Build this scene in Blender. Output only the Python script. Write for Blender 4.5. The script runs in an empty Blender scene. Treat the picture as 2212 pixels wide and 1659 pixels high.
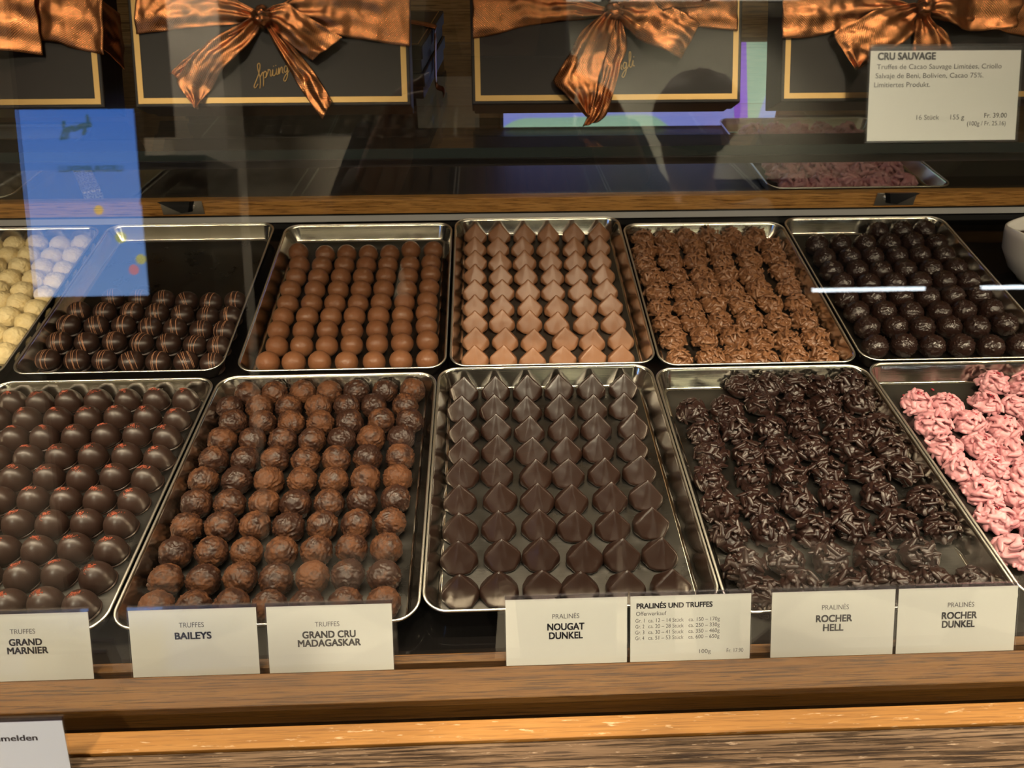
import bpy, bmesh, math, random
from mathutils import Vector, Matrix, Euler, noise
R = math.radians
SC = bpy.context.scene
COL = SC.collection
random.seed(7)

# ------------------------------------------------------------------ camera
cd = bpy.data.cameras.new('camera')
cam = bpy.data.objects.new('camera', cd); COL.objects.link(cam)
RT = Vector((0.99935983, -0.03566353, 0.00283534))
UP = Vector((0.01968793, 0.61440079, 0.78874841))
FW = Vector((0.02987159, 0.78818765, -0.61470962))
m = Matrix((RT, UP, -FW)).transposed().to_4x4()
m.translation = Vector((0, 0, 1.40))
cam.matrix_world = m
cd.sensor_width = 36.0
cd.lens = 1600.0 / 2212.0 * 36.0
cd.clip_start = 0.01
cd.dof.use_dof = True
cd.dof.focus_distance = 0.66
cd.dof.aperture_fstop = 11.0
SC.camera = cam

# ------------------------------------------------------------------ world, exposure, room light
wd = bpy.data.worlds.new('world'); SC.world = wd; wd.use_nodes = True
wd.node_tree.nodes['Background'].inputs[0].default_value = (1.0, 0.86, 0.7, 1)
wd.node_tree.nodes['Background'].inputs[1].default_value = 0.02
vs = SC.view_settings
vs.view_transform = 'Standard'; vs.look = 'None'; vs.gamma = 1.0; vs.use_curve_mapping = False
vs.exposure = 0.0
SC.cycles.use_denoising = True
SC.cycles.max_bounces = 14
SC.cycles.transparent_max_bounces = 24
SC.cycles.transmission_bounces = 8
SC.cycles.glossy_bounces = 6
SC.cycles.diffuse_bounces = 3
SC.cycles.caustics_reflective = False
SC.cycles.caustics_refractive = False
SC.cycles.sample_clamp_indirect = 6.0
WARM = (1.0, 0.80, 0.56)
def area(name, loc, rot, sx, sy, power, color=WARM, parent=None, spread=180):
    l = bpy.data.lights.new(name, 'AREA'); l.shape = 'RECTANGLE'; l.size = sx; l.size_y = sy
    l.energy = power; l.color = color; l.spread = R(spread)
    o = bpy.data.objects.new(name, l); COL.objects.link(o); o.location = loc; o.rotation_euler = rot
    if parent: o.parent = parent
    return o
def spot(name, loc, target, power, angle, blend=0.5, color=WARM, size=0.03):
    l = bpy.data.lights.new(name, 'SPOT'); l.energy = power; l.color = color
    l.spot_size = R(angle); l.spot_blend = blend; l.shadow_soft_size = size
    o = bpy.data.objects.new(name, l); COL.objects.link(o); o.location = loc
    o.rotation_euler = (Vector(target) - Vector(loc)).to_track_quat('-Z', 'Y').to_euler()
    return o
# the strip lamp under the glass shelf (its housing is built with the shelf)
area('shelf_strip_light', (0.05, 0.462, 1.2205), (R(6), 0, 0), 2.6, 0.010, 12.0, (1.0, 0.79, 0.54), None, 138)
# ceiling lamps over the counter and in the shop
CEIL = [(-1.0, 0.05), (-0.35, 0.12), (0.35, 0.12), (1.0, 0.05)]
for (lx, ly) in CEIL:
    spot('counter_spot', (lx, ly + 0.05, 2.86), (lx * 0.7, 0.25, 1.0), 70.0, 27, 0.9, (1.0, 0.80, 0.58), 0.05)
for (lx, tx) in ((-1.35, -0.75), (-0.75, -0.15), (0.75, 0.15), (1.35, 0.75)):
    spot('aisle_spot', (lx, -0.95, 2.86), (tx, 0.29, 0.9), 140.0, 24, 0.8, (1.0, 0.83, 0.62), 0.05)
for (lx, ly) in [(-1.4, -1.6), (0.0, -1.7), (1.4, -1.6), (-1.4, -3.2), (0.2, -3.2), (1.6, -3.2)]:
    spot('shop_spot', (lx, ly, 2.86), (lx, ly - 0.15, 0), 130.0 if ly > -2 else 240.0, 100, 0.7, (1.0, 0.86, 0.68), 0.06)
spot('back_wall_spot', (0.25, 1.45, 2.3), (0.25, 1.62, 1.15), 9.0, 110, 0.8, (1.0, 0.76, 0.5), 0.05)
for lx in (0.4, 1.5):
    spot('wall_wash_spot', (lx, -3.5, 2.84), (lx, -4.4, 2.1), 120.0, 90, 0.8, (1.0, 0.90, 0.70), 0.06)

# ------------------------------------------------------------------ helpers
def tag(o, label=None, cat=None, group=None, kind=None):
    if label: o['label'] = label
    if cat: o['category'] = cat
    if group: o['group'] = group
    if kind: o['kind'] = kind
    return o
def empty(name, loc=(0, 0, 0), rot=(0, 0, 0)):
    o = bpy.data.objects.new(name, None); COL.objects.link(o)
    o.location = loc; o.rotation_euler = rot; o.empty_display_size = 0.01
    return o
def obj(name, me, mat=None, parent=None, loc=(0, 0, 0), rot=(0, 0, 0)):
    if isinstance(me, bmesh.types.BMesh):
        b = me; me = bpy.data.meshes.new(name); b.to_mesh(me); b.free()
    o = bpy.data.objects.new(name, me); COL.objects.link(o)
    if mat is not None:
        if not isinstance(mat, (list, tuple)): mat = [mat]
        if not me.materials:
            for x in mat: me.materials.append(x)
    o.location = loc; o.rotation_euler = rot
    if parent: o.parent = parent
    return o
def smooth(me, on=True):
    me.polygons.foreach_set('use_smooth', [on] * len(me.polygons)); me.update(); return me
def mesh_of(b, name='m', sm=True):
    me = bpy.data.meshes.new(name); b.to_mesh(me); b.free()
    if sm: smooth(me)
    return me
def box(b, x0, x1, y0, y1, z0, z1, bev=0.0):
    r = bmesh.ops.create_cube(b, size=1.0)
    for v in r['verts']:
        v.co = Vector(((x0 + x1) / 2 + v.co.x * (x1 - x0), (y0 + y1) / 2 + v.co.y * (y1 - y0), (z0 + z1) / 2 + v.co.z * (z1 - z0)))
    if bev > 0:
        es = list({e for v in r['verts'] for e in v.link_edges})
        bmesh.ops.bevel(b, geom=es, offset=bev, segments=2, affect='EDGES', profile=0.5)
    return b
def boxm(x0, x1, y0, y1, z0, z1, bev=0.0):
    return box(bmesh.new(), x0, x1, y0, y1, z0, z1, bev)
def tube(b, pts, rad, n=8, closed=False, cap=True):
    pts = [Vector(p) for p in pts]; N = len(pts); rings = []
    up = Vector((0, 0, 1)); prev = None
    for i, p in enumerate(pts):
        a = pts[(i - 1) % N] if (closed or i > 0) else pts[0]
        c = pts[(i + 1) % N] if (closed or i < N - 1) else pts[-1]
        t = (c - a)
        if t.length < 1e-9: t = Vector((1, 0, 0))
        t.normalize()
        if prev is None:
            q = up if abs(t.dot(up)) < 0.9 else Vector((1, 0, 0))
            s = t.cross(q).normalized()
        else:
            s = (prev - t * prev.dot(t)).normalized()
        prev = s; w = t.cross(s)
        r = rad[i] if isinstance(rad, (list, tuple)) else rad
        rings.append([b.verts.new(p + (s * math.cos(2 * math.pi * k / n) + w * math.sin(2 * math.pi * k / n)) * r) for k in range(n)])
    for i in range(N if closed else N - 1):
        A, B_ = rings[i], rings[(i + 1) % N]
        for k in range(n):
            b.faces.new((A[k], A[(k + 1) % n], B_[(k + 1) % n], B_[k]))
    if cap and not closed:
        b.faces.new(rings[0][::-1]); b.faces.new(rings[-1])
    return b
def lathe(b, prof, n=48, sx=1.0, sy=1.0):
    rings = []
    for (r, z) in prof:
        if r < 1e-6: rings.append([b.verts.new((0, 0, z))])
        else: rings.append([b.verts.new((r * sx * math.cos(2 * math.pi * k / n), r * sy * math.sin(2 * math.pi * k / n), z)) for k in range(n)])
    for A, B_ in zip(rings, rings[1:]):
        for k in range(n):
            k2 = (k + 1) % n
            if len(A) == 1 and len(B_) > 1: b.faces.new((A[0], B_[k], B_[k2]))
            elif len(B_) == 1 and len(A) > 1: b.faces.new((A[k], A[k2], B_[0]))
            elif len(A) > 1: b.faces.new((A[k], A[k2], B_[k2], B_[k]))
    bmesh.ops.recalc_face_normals(b, faces=b.faces)
    return b
def spline(pts, per=8):
    P = [Vector(p) for p in pts]; out = []
    for i in range(len(P) - 1):
        p0 = P[max(i - 1, 0)]; p1 = P[i]; p2 = P[i + 1]; p3 = P[min(i + 2, len(P) - 1)]
        for k in range(per):
            t = k / per
            out.append(0.5 * ((2 * p1) + (p2 - p0) * t + (2 * p0 - 5 * p1 + 4 * p2 - p3) * t * t + (3 * p1 - p0 - 3 * p2 + p3) * t ** 3))
    out.append(P[-1]); return out
def evaluated(o, name):
    dg = bpy.context.evaluated_depsgraph_get(); dg.update()
    me = bpy.data.meshes.new_from_object(o.evaluated_get(dg)); me.name = name
    d = o.data; bpy.data.objects.remove(o)
    return me

# ------------------------------------------------------------------ materials
MATS = {}
class NT:
    def __init__(s, name):
        s.m = bpy.data.materials.new(name); s.m.use_nodes = True; s.t = s.m.node_tree
        s.t.nodes.clear(); s.out = s.t.nodes.new('ShaderNodeOutputMaterial')
    def n(s, typ, **kw):
        x = s.t.nodes.new('ShaderNode' + typ)
        for k, v in kw.items():
            if k in ('operation', 'blend_type', 'data_type', 'noise_dimensions', 'feature', 'wave_type', 'bands_direction', 'interpolation', 'distance', 'wave_profile', 'gradient_type', 'voronoi_dimensions'): setattr(x, k, v)
            else:
                i = x.inputs[int(k[1:])] if k[0] == 'i' and k[1:].isdigit() else x.inputs[k.replace('_', ' ')]
                if hasattr(v, 'is_linked'): s.t.links.new(v, i)
                else: i.default_value = v
        return x
    def l(s, a, b): s.t.links.new(a, b)
    def ramp(s, fac, stops):
        x = s.t.nodes.new('ShaderNodeValToRGB'); s.l(fac, x.inputs[0])
        e = x.color_ramp.elements
        while len(e) > 1: e.remove(e[-1])
        for i, (p, c) in enumerate(stops):
            if i == 0: e[0].position = p; e[0].color = c
            else: k = e.new(p); k.color = c
        return x.outputs[0]
    def mix(s, f, a, b):
        x = s.t.nodes.new('ShaderNodeMix'); x.data_type = 'RGBA'
        for v, i in ((f, 0), (a, 6), (b, 7)):
            if hasattr(v, 'is_linked'): s.l(v, x.inputs[i])
            else: x.inputs[i].default_value = v
        return x.outputs[2]
    def coords(s, kind='Object', scale=(1, 1, 1), rand=False, rot=0.0):
        tc = s.t.nodes.new('ShaderNodeTexCoord'); mp = s.t.nodes.new('ShaderNodeMapping')
        s.l(tc.outputs[kind], mp.inputs[0]); mp.inputs[3].default_value = scale; mp.inputs[2].default_value = (0, 0, rot)
        if rand:
            oi = s.t.nodes.new('ShaderNodeObjectInfo')
            mu = s.n('Math', operation='MULTIPLY', i0=oi.outputs['Random'], i1=37.0)
            cb = s.n('CombineXYZ', i0=mu.outputs[0], i1=mu.outputs[0], i2=mu.outputs[0])
            s.l(cb.outputs[0], mp.inputs[1])
        return mp.outputs[0]
    def pbsdf(s, **kw):
        x = s.n('BsdfPrincipled', **kw); s.l(x.outputs[0], s.out.inputs[0]); return x
    def bump(s, h, strength=0.3, dist=0.001):
        x = s.n('Bump', Strength=strength, Distance=dist, Height=h); return x.outputs[0]
def c4(r, g, b): return (r, g, b, 1.0)
def plain(name, col, rough=0.5, metal=0.0, spec=0.5, emit=None, es=1.0, **kw):
    t = NT(name); p = t.pbsdf(Base_Color=c4(*col), Roughness=rough, Metallic=metal)
    p.inputs['Specular IOR Level'].default_value = spec
    if emit: p.inputs['Emission Color'].default_value = c4(*emit); p.inputs['Emission Strength'].default_value = es
    return t.m
def choc(name, a, b, rough=0.35, nscale=120, bump=0.15, spec=0.5, coat=0.0):
    t = NT(name); co = t.coords('Object', (1, 1, 1), True)
    nz = t.n('TexNoise', Vector=co, Scale=nscale, Detail=5.0, Roughness=0.6)
    col = t.ramp(nz.outputs[0], [(0.3, c4(*a)), (0.7, c4(*b))])
    n2 = t.n('TexNoise', Vector=co, Scale=nscale * 6, Detail=3.0)
    p = t.pbsdf(Base_Color=col, Roughness=rough, Normal=t.bump(n2.outputs[0], bump, 0.0004))
    p.inputs['Specular IOR Level'].default_value = spec; p.inputs['Coat Weight'].default_value = coat
    p.inputs['Coat Roughness'].default_value = 0.25
    return t.m
def dusted(name, dark, dust, rough=0.34, lo=0.42, hi=0.6, top=0.0):
    t = NT(name); co = t.coords('Object', (1, 1, 1), True)
    oi = t.n('ObjectInfo')
    nz = t.n('TexNoise', Vector=co, Scale=95.0, Detail=7.0, Roughness=0.68)
    ad = t.n('Math', operation='ADD', i0=nz.outputs[0], i1=t.n('Math', operation='MULTIPLY_ADD', i0=oi.outputs['Random'], i1=0.22, i2=-0.11).outputs[0])
    f = t.n('MapRange', i0=ad.outputs[0], i1=lo, i2=hi, i3=0.0, i4=1.0)
    fine = t.n('TexNoise', Vector=co, Scale=1500.0, Detail=2.0)
    f2 = t.n('Math', operation='MULTIPLY', i0=f.outputs[0], i1=t.n('MapRange', i0=fine.outputs[0], i1=0.35, i2=0.6, i3=0.35, i4=1.0).outputs[0])
    col = t.mix(f2.outputs[0], c4(*dark), c4(*dust))
    ro = t.n('MapRange', i0=f2.outputs[0], i1=0.0, i2=1.0, i3=rough, i4=0.85)
    n2 = t.n('TexNoise', Vector=co, Scale=420.0, Detail=4.0)
    p = t.pbsdf(Base_Color=col, Roughness=ro.outputs[0], Normal=t.bump(n2.outputs[0], 0.35, 0.0006))
    p.inputs['Specular IOR Level'].default_value = 0.3
    return t.m
def oak(name, cols, scale=1.0, axis=0, rough=0.45, bump=0.1, streak=None, groove=0.0, pore=0.85):
    t = NT(name)
    co = t.coords('Object', [6.0 * scale, 110.0 * scale, 110.0 * scale], rot=R(1.6))
    wv = t.n('TexNoise', Vector=co, Scale=1.0, Detail=7.0, Roughness=0.65, Distortion=0.8)
    col = t.ramp(wv.outputs[0], [(0.28, c4(*cols[0])), (0.5, c4(*cols[1])), (0.72, c4(*cols[2]))])
    co2 = t.coords('Object', [26.0 * scale, 1100.0 * scale, 1100.0 * scale], rot=R(-2.4))
    pr = t.n('TexNoise', Vector=co2, Scale=1.0, Detail=3.0, Roughness=0.6, Distortion=0.3)
    dk = t.n('MapRange', i0=pr.outputs[0], i1=0.51, i2=0.60, i3=0.0, i4=pore)
    col = t.mix(dk.outputs[0], col, c4(cols[0][0] * 0.30, cols[0][1] * 0.26, cols[0][2] * 0.24))
    h = pr.outputs[0]
    if streak:
        co3 = t.coords('Object', [70.0, 420.0, 420.0])
        sn = t.n('TexNoise', Vector=co3, Scale=1.0, Detail=4.0, Roughness=0.6)
        sf = t.n('MapRange', i0=sn.outputs[0], i1=0.62, i2=0.72, i3=0.0, i4=0.75)
        col = t.mix(sf.outputs[0], col, c4(*streak))
    if groove:
        co4 = t.coords('Object', [11.0, 430.0, 430.0])
        gn = t.n('TexNoise', Vector=co4, Scale=1.0, Detail=5.0, Roughness=0.65, Distortion=0.5)
        gf = t.n('MapRange', i0=gn.outputs[0], i1=0.52, i2=0.66, i3=0.0, i4=1.0)
        col = t.mix(gf.outputs[0], col, c4(0.035, 0.022, 0.016))
        h = t.n('Math', operation='MULTIPLY', i0=gf.outputs[0], i1=-1.0).outputs[0]
    p = t.pbsdf(Base_Color=col, Roughness=rough, Normal=t.bump(h, 0.9 if groove else bump * 3, 0.0012 if groove else 0.0005))
    p.inputs['Specular IOR Level'].default_value = 0.28
    return t.m
def tray_metal(name, rough, floor=False):
    t = NT(name)
    co = t.coords('Object', (30, 900, 900)); co2 = t.coords('Object', (1, 1, 1), True)
    sc = t.n('TexNoise', Vector=co, Scale=1.0, Detail=3.0)
    bl = t.n('TexNoise', Vector=co2, Scale=22.0, Detail=6.0, Roughness=0.65)
    ro = t.n('MapRange', i0=bl.outputs[0], i1=0.3, i2=0.75, i3=rough * 0.75, i4=rough * 1.5)
    ds = t.n('TexNoise', Vector=co2, Scale=14.0, Detail=2.0)
    p = t.pbsdf(Base_Color=c4(0.092, 0.088, 0.082) if floor else c4(0.72, 0.68, 0.60), Metallic=1.0, Roughness=ro.outputs[0],  # floor far darker than the walls: dark reflections put into its colour
                Normal=t.bump(t.n('Math', operation='MULTIPLY_ADD', i0=ds.outputs[0], i1=3.0, i2=sc.outputs[0]).outputs[0], 0.12 if not floor else 0.2, 0.0004))
    return t.m
def clear(name, tint=(0.97, 0.99, 0.98), rough=0.0):
    t = NT(name); g = t.n('NewGeometry')
    mr = t.n('MapRange', i0=g.outputs['Backfacing'], i1=0.0, i2=1.0, i3=1.5, i4=1.0 / 1.5)
    fr = t.n('Fresnel', IOR=mr.outputs[0])
    tr = t.n('BsdfTransparent', Color=c4(*tint)); gl = t.n('BsdfGlossy', Color=c4(1, 1, 1), Roughness=rough)
    mx = t.n('MixShader', i0=fr.outputs[0], i1=tr.outputs[0], i2=gl.outputs[0])
    t.l(mx.outputs[0], t.out.inputs[0]); return t.m
def ribbon_mat():
    t = NT('copper_ribbon')
    u1 = t.coords('UV', (1, 1, 1))
    w1 = t.n('TexWave', Vector=u1, Scale=470.0, wave_type='BANDS', bands_direction='DIAGONAL')
    w2 = t.n('TexWave', Vector=t.coords('UV', (1, -1, 1)), Scale=470.0, wave_type='BANDS', bands_direction='DIAGONAL')
    h = t.n('Math', operation='MULTIPLY', i0=w1.outputs[1], i1=w2.outputs[1])
    col = t.mix(h.outputs[0], c4(0.38, 0.132, 0.048), c4(0.88, 0.39, 0.155))
    t.pbsdf(Base_Color=col, Metallic=0.95, Roughness=0.25, Normal=t.bump(h.outputs[0], 0.28, 0.0003))
    return t.m
M = dict(
    wall=plain('shop_wall_paint', (0.55, 0.52, 0.42), 0.8),
    dark=plain('dark_panel', (0.018, 0.014, 0.012), 0.35),
    black=plain('black_gloss', (0.004, 0.0035, 0.0035), 0.08, 0.0, 0.08),
    blackm=plain('black_matt', (0.012, 0.011, 0.011), 0.5),
    grey=plain('grey_rail', (0.62, 0.62, 0.64), 0.5),
    ceiling=plain('ceiling_paint', (0.8, 0.78, 0.7), 0.9),
    plank=oak('oak_plank', [(0.068, 0.026, 0.0042), (0.102, 0.042, 0.0070), (0.128, 0.058, 0.0110)]),
    rail=oak('oak_rail', [(0.27, 0.118, 0.022), (0.37, 0.172, 0.037), (0.43, 0.215, 0.056)], pore=0.35, streak=(0.72, 0.55, 0.34)),
    ledge=oak('rustic_oak', [(0.10, 0.060, 0.032), (0.165, 0.105, 0.060), (0.23, 0.155, 0.095)], rough=0.65, groove=1.0, streak=(0.5, 0.38, 0.27)),
    shelfwood=oak('oak_shelf', [(0.44, 0.200, 0.050), (0.60, 0.295, 0.080), (0.70, 0.37, 0.12)]),
    backwood=oak('oak_back_wall', [(0.30, 0.165, 0.07), (0.40, 0.235, 0.10), (0.48, 0.29, 0.14)], scale=0.6),
    tray=tray_metal('tray_steel', 0.13), trayfloor=tray_metal('tray_floor_steel', 0.30, True),
    rimsteel=plain('rim_steel', (0.90, 0.87, 0.80), 0.30, 1.0),  # paler than the tray: lamp highlight along the rim put into the colour
    steel=plain('steel', (0.5, 0.48, 0.45), 0.35, 1.0),
    glass=clear('clear_glass'), acrylic=clear('clear_acrylic', (0.985, 0.985, 0.99), 0.28),
    acrylicedge=clear('tinted_acrylic', (0.70, 0.67, 0.72)),
    glassedge=plain('glass_edge', (0.028, 0.034, 0.031), 0.15),
    card=plain('card_paper', (0.80, 0.785, 0.72), 0.6),
    cardcool=plain('cool_lit_white_card', (0.74, 0.82, 0.92), 0.6),  # white card with the cool light on it put into the colour
    ink=plain('dark_ink', (0.022, 0.02, 0.03), 0.6), inkgrey=plain('grey_ink', (0.11, 0.10, 0.105), 0.6),
    dome=choc('dark_shell', (0.0235, 0.0118, 0.0085), (0.0290, 0.0148, 0.0108), 0.37, 40, 0.05, 0.45),
    zest=plain('orange_zest_bits', (0.27, 0.050, 0.018), 0.6),
    cru=dusted('cocoa_dusted', (0.0235, 0.0100, 0.0065), (0.092, 0.031, 0.0085), 0.38, 0.45, 0.62),
    pyr=choc('dark_nougat', (0.0165, 0.0070, 0.0045), (0.0195, 0.0086, 0.0056), 0.28, 30, 0.04, 0.5),
    milkp=choc('milk_nougat', (0.240, 0.108, 0.053), (0.265, 0.124, 0.063), 0.32, 30, 0.04, 0.5),
    milkt=dusted('milk_shell', (0.160, 0.066, 0.030), (0.15, 0.052, 0.018), 0.34, 0.45, 0.7),
    stripe=choc('dark_stripe_shell', (0.0225, 0.0105, 0.0075), (0.0275, 0.0132, 0.0094), 0.36, 40, 0.04, 0.45),
    drizzle=plain('milk_drizzle', (0.36, 0.175, 0.095), 0.45),
    white=choc('white_chocolate', (0.72, 0.56, 0.27), (0.82, 0.69, 0.40), 0.5, 60, 0.2, 0.4),
    coco=choc('dark_rough_shell', (0.0165, 0.0075, 0.0060), (0.0240, 0.0112, 0.0086), 0.26, 90, 0.15, 0.5),
    rochm=choc('milk_almond_coat', (0.155, 0.066, 0.029), (0.245, 0.112, 0.052), 0.31, 110, 0.15, 0.5),
    rochd=choc('dark_almond_coat', (0.0125, 0.0050, 0.0040), (0.0205, 0.0086, 0.0064), 0.30, 110, 0.15, 0.36),
    pink=choc('ruby_almond_coat', (0.44, 0.165, 0.195), (0.55, 0.275, 0.30), 0.4, 110, 0.15, 0.5),
    berry=plain('raspberry_bits', (0.30, 0.015, 0.03), 0.6),
    box=plain('brown_box_card', (0.0165, 0.0100, 0.0075), 0.5, 0.0, 0.30),
    gold=plain('gold_foil', (0.40, 0.25, 0.095), 0.45, 0.85),
    ribbon=ribbon_mat(),
    bowl=plain('white_porcelain', (0.8, 0.78, 0.76), 0.15),
    shav=choc('brown_shavings', (0.05, 0.025, 0.015), (0.12, 0.06, 0.035), 0.5),
    led=plain('led_diffuser', (0.9, 0.85, 0.7), 0.5, emit=(1.0, 0.8, 0.55), es=2.0),
    lampglow=plain('lamp_glow', (0.9, 0.9, 0.9), 0.5, emit=(1.0, 0.85, 0.65), es=12.0),
    panelglow=plain('panel_glow', (0.8, 0.8, 0.75), 0.6, emit=(1.0, 0.93, 0.74), es=3.0),
    striplight=plain('cool_strip', (0.9, 0.9, 0.9), 0.5, emit=(0.85, 0.93, 1.0), es=14.0),
    skin=plain('skin', (0.52, 0.31, 0.22), 0.5), hairb=plain('black_hair', (0.012, 0.01, 0.009), 0.45),
    hairr=plain('brown_hair', (0.085, 0.045, 0.028), 0.5), greycloth=plain('grey_cloth', (0.30, 0.29, 0.25), 0.9),
    phone=plain('phone_black', (0.02, 0.02, 0.022), 0.2), pillar=plain('pillar_paint', (0.74, 0.68, 0.58), 0.7),
)
def denim():
    t = NT('dark_denim'); co = t.coords('Object', (900, 900, 60))
    nz = t.n('TexNoise', Vector=co, Scale=1.0, Detail=2.0)
    t.pbsdf(Base_Color=t.ramp(nz.outputs[0], [(0.35, c4(0.03, 0.035, 0.045)), (0.65, c4(0.07, 0.08, 0.10))]), Roughness=0.9); return t.m
M['denim'] = denim()
def checker_floor():
    t = NT('checker_stone'); tc = t.n('TexCoord'); mp = t.n('Mapping', Vector=tc.outputs['Object'])
    mp.inputs[2].default_value = (0, 0, R(45))
    ck = t.n('TexChecker', Vector=mp.outputs[0], Color1=c4(0.62, 0.56, 0.45), Color2=c4(0.16, 0.12, 0.09), Scale=2.2)
    nz = t.n('TexNoise', Vector=tc.outputs['Object'], Scale=5.0, Detail=6.0, Roughness=0.7)
    col = t.mix(t.n('MapRange', i0=nz.outputs[0], i1=0.3, i2=0.7, i3=0.0, i4=0.35).outputs[0], ck.outputs[0], c4(0.33, 0.28, 0.21))
    t.pbsdf(Base_Color=col, Roughness=0.4); return t.m
M['floor'] = checker_floor()

# ------------------------------------------------------------------ the room
def struct(name, bm_, mat): o = obj(name, bm_, mat); o['kind'] = 'structure'; return o
struct('floor', boxm(-4, 4, -4.4, 2.3, -0.05, 0.0), M['floor'])
struct('ceiling', boxm(-4, 4, -4.4, 2.3, 2.9, 2.95), M['ceiling'])
struct('wall_front', boxm(-4, 4, -4.45, -4.4, 0, 2.9), M['wall'])
struct('wall_back', boxm(-4, 4, 1.62, 1.66, 0, 2.9), M['backwood'])
struct('wall_left', boxm(-4.05, -4, -4.4, 2.3, 0, 2.9), M['dark'])
struct('wall_right', boxm(4, 4.05, -4.4, 2.3, 0, 2.9), M['wall'])
struct('added_blocker_column', boxm(-1.26, -0.715, -0.42, -0.30, 0, 2.9), M['pillar'])  # added unseen column; keeps the blue screen out of the tray wall reflections
spot('added_column_spot', (-0.95, 0.35, 2.86), (-0.98, -0.3, 1.25), 60.0, 36, 0.7, (1.0, 0.82, 0.55), 0.05)  # added lamp; lights the column so tray walls mirror a warm tone
struct('pillar', boxm(-1.105, -0.925, -2.2, -2.0, 0, 2.9), M['pillar'])

# ------------------------------------------------------------------ the counter
XL, XR = -1.75, 1.85
ctr = empty('display_counter', (0, 0.6, 0))
tag(ctr, 'long oak display counter that carries all the silver trays', 'counter')
def cpart(name, b, mat):
    o = obj(name, b, mat); o.location = (0, 0, 0); o.parent = ctr; o.matrix_parent_inverse = Matrix.Translation((0, -0.6, 0)); return o
cpart('base', boxm(XL, XR, 0.215, 1.50, 0.0, 0.845), M['dark'])
cpart('ledge', boxm(XL, XR, 0.205, 0.2545, 0.846, 0.884, 0.0012), M['ledge'])
cpart('front_rail', boxm(XL, XR, 0.2562, 0.2715, 0.846, 0.8842, 0.0008), M['rail'])
cpart('plank', boxm(XL, XR, 0.2870, 0.3130, 0.858, 0.884, 0.0010), M['plank'])
cpart('backing_strip', boxm(XL, XR, 0.3210, 0.3290, 0.864, 0.878, 0.0008), M['plank'])
cpart('deck', boxm(XL, XR, 0.3292, 0.676, 0.866, 0.8768), M['black'])
b = bmesh.new()
vv = [b.verts.new(p) for x in (XL, XR) for p in ((x, 0.678, 0.8692), (x, 1.05, 0.9020), (x, 1.05, 0.85), (x, 0.678, 0.85))]
for f in ((0, 1, 2, 3), (7, 6, 5, 4), (0, 4, 5, 1), (1, 5, 6, 2), (2, 6, 7, 3), (3, 7, 4, 0)): b.faces.new([vv[i] for i in f])
bmesh.ops.recalc_face_normals(b, faces=b.faces)
cpart('tilted_deck', b, M['black'])
cpart('back_riser', boxm(XL, XR, 1.052, 1.075, 0.85, 0.9215), M['blackm'])
cpart('grey_rail', boxm(XL, XR, 1.046, 1.0515, 0.9030, 0.9125), M['grey'])
cpart('shelf_board', boxm(XL, XR, 1.030, 1.046, 0.9225, 0.9450, 0.0010), M['shelfwood'])
cpart('shelf_deck', boxm(XL, XR, 1.0465, 1.50, 0.905, 0.9225), M['blackm'])
cpart('back_panel', boxm(XL, XR, 1.502, 1.522, 0.846, 1.045), M['blackm'])

# front glass, leaning back 15 degrees in its slot
fg = empty('front_glass_pane', (0, 0.2755, 0.872), (R(-15), 0, 0))
tag(fg, 'large clear front glass pane leaning back over the whole display', 'glass pane')
obj('pane', boxm(XL, XR, 0.0, 0.006, 0.0, 0.60), M['glass'], fg)
# low inner pane standing on the oak shelf board
ig = empty('inner_glass_pane', (0, 1.036, 0.9455), (0, 0, 0))
tag(ig, 'low clear glass pane upright on the oak shelf edge', 'glass pane')
obj('pane', boxm(XL, XR, 0.0, 0.006, 0.0, 0.13), M['glass'], ig)

# glass shelf with its strip lamp
gs = empty('glass_shelf', (0, 0.447, 1.227))
tag(gs, 'clear glass shelf carrying the gift boxes above the trays', 'shelf')
obj('pane', boxm(XL, XR, 0.0006, 0.30, 0.002, 0.008), M['glass'], gs)
obj('front_edge', boxm(XL, XR, 0.0, 0.0006, 0.002, 0.008), M['glassedge'], gs)
lb = empty('led_light_bar', (0.05, 0.4715, 1.2255))
tag(lb, 'slim dark LED light bar under the front of the glass shelf', 'lamp')
obj('housing', boxm(-1.7, 1.7, -0.0195, 0.0195, -0.004, 0.0012, 0.0006), M['dark'], lb)
obj('diffuser', boxm(-1.3, 1.3, -0.0145, -0.0045, -0.0046, -0.0041), M['led'], lb)

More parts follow.
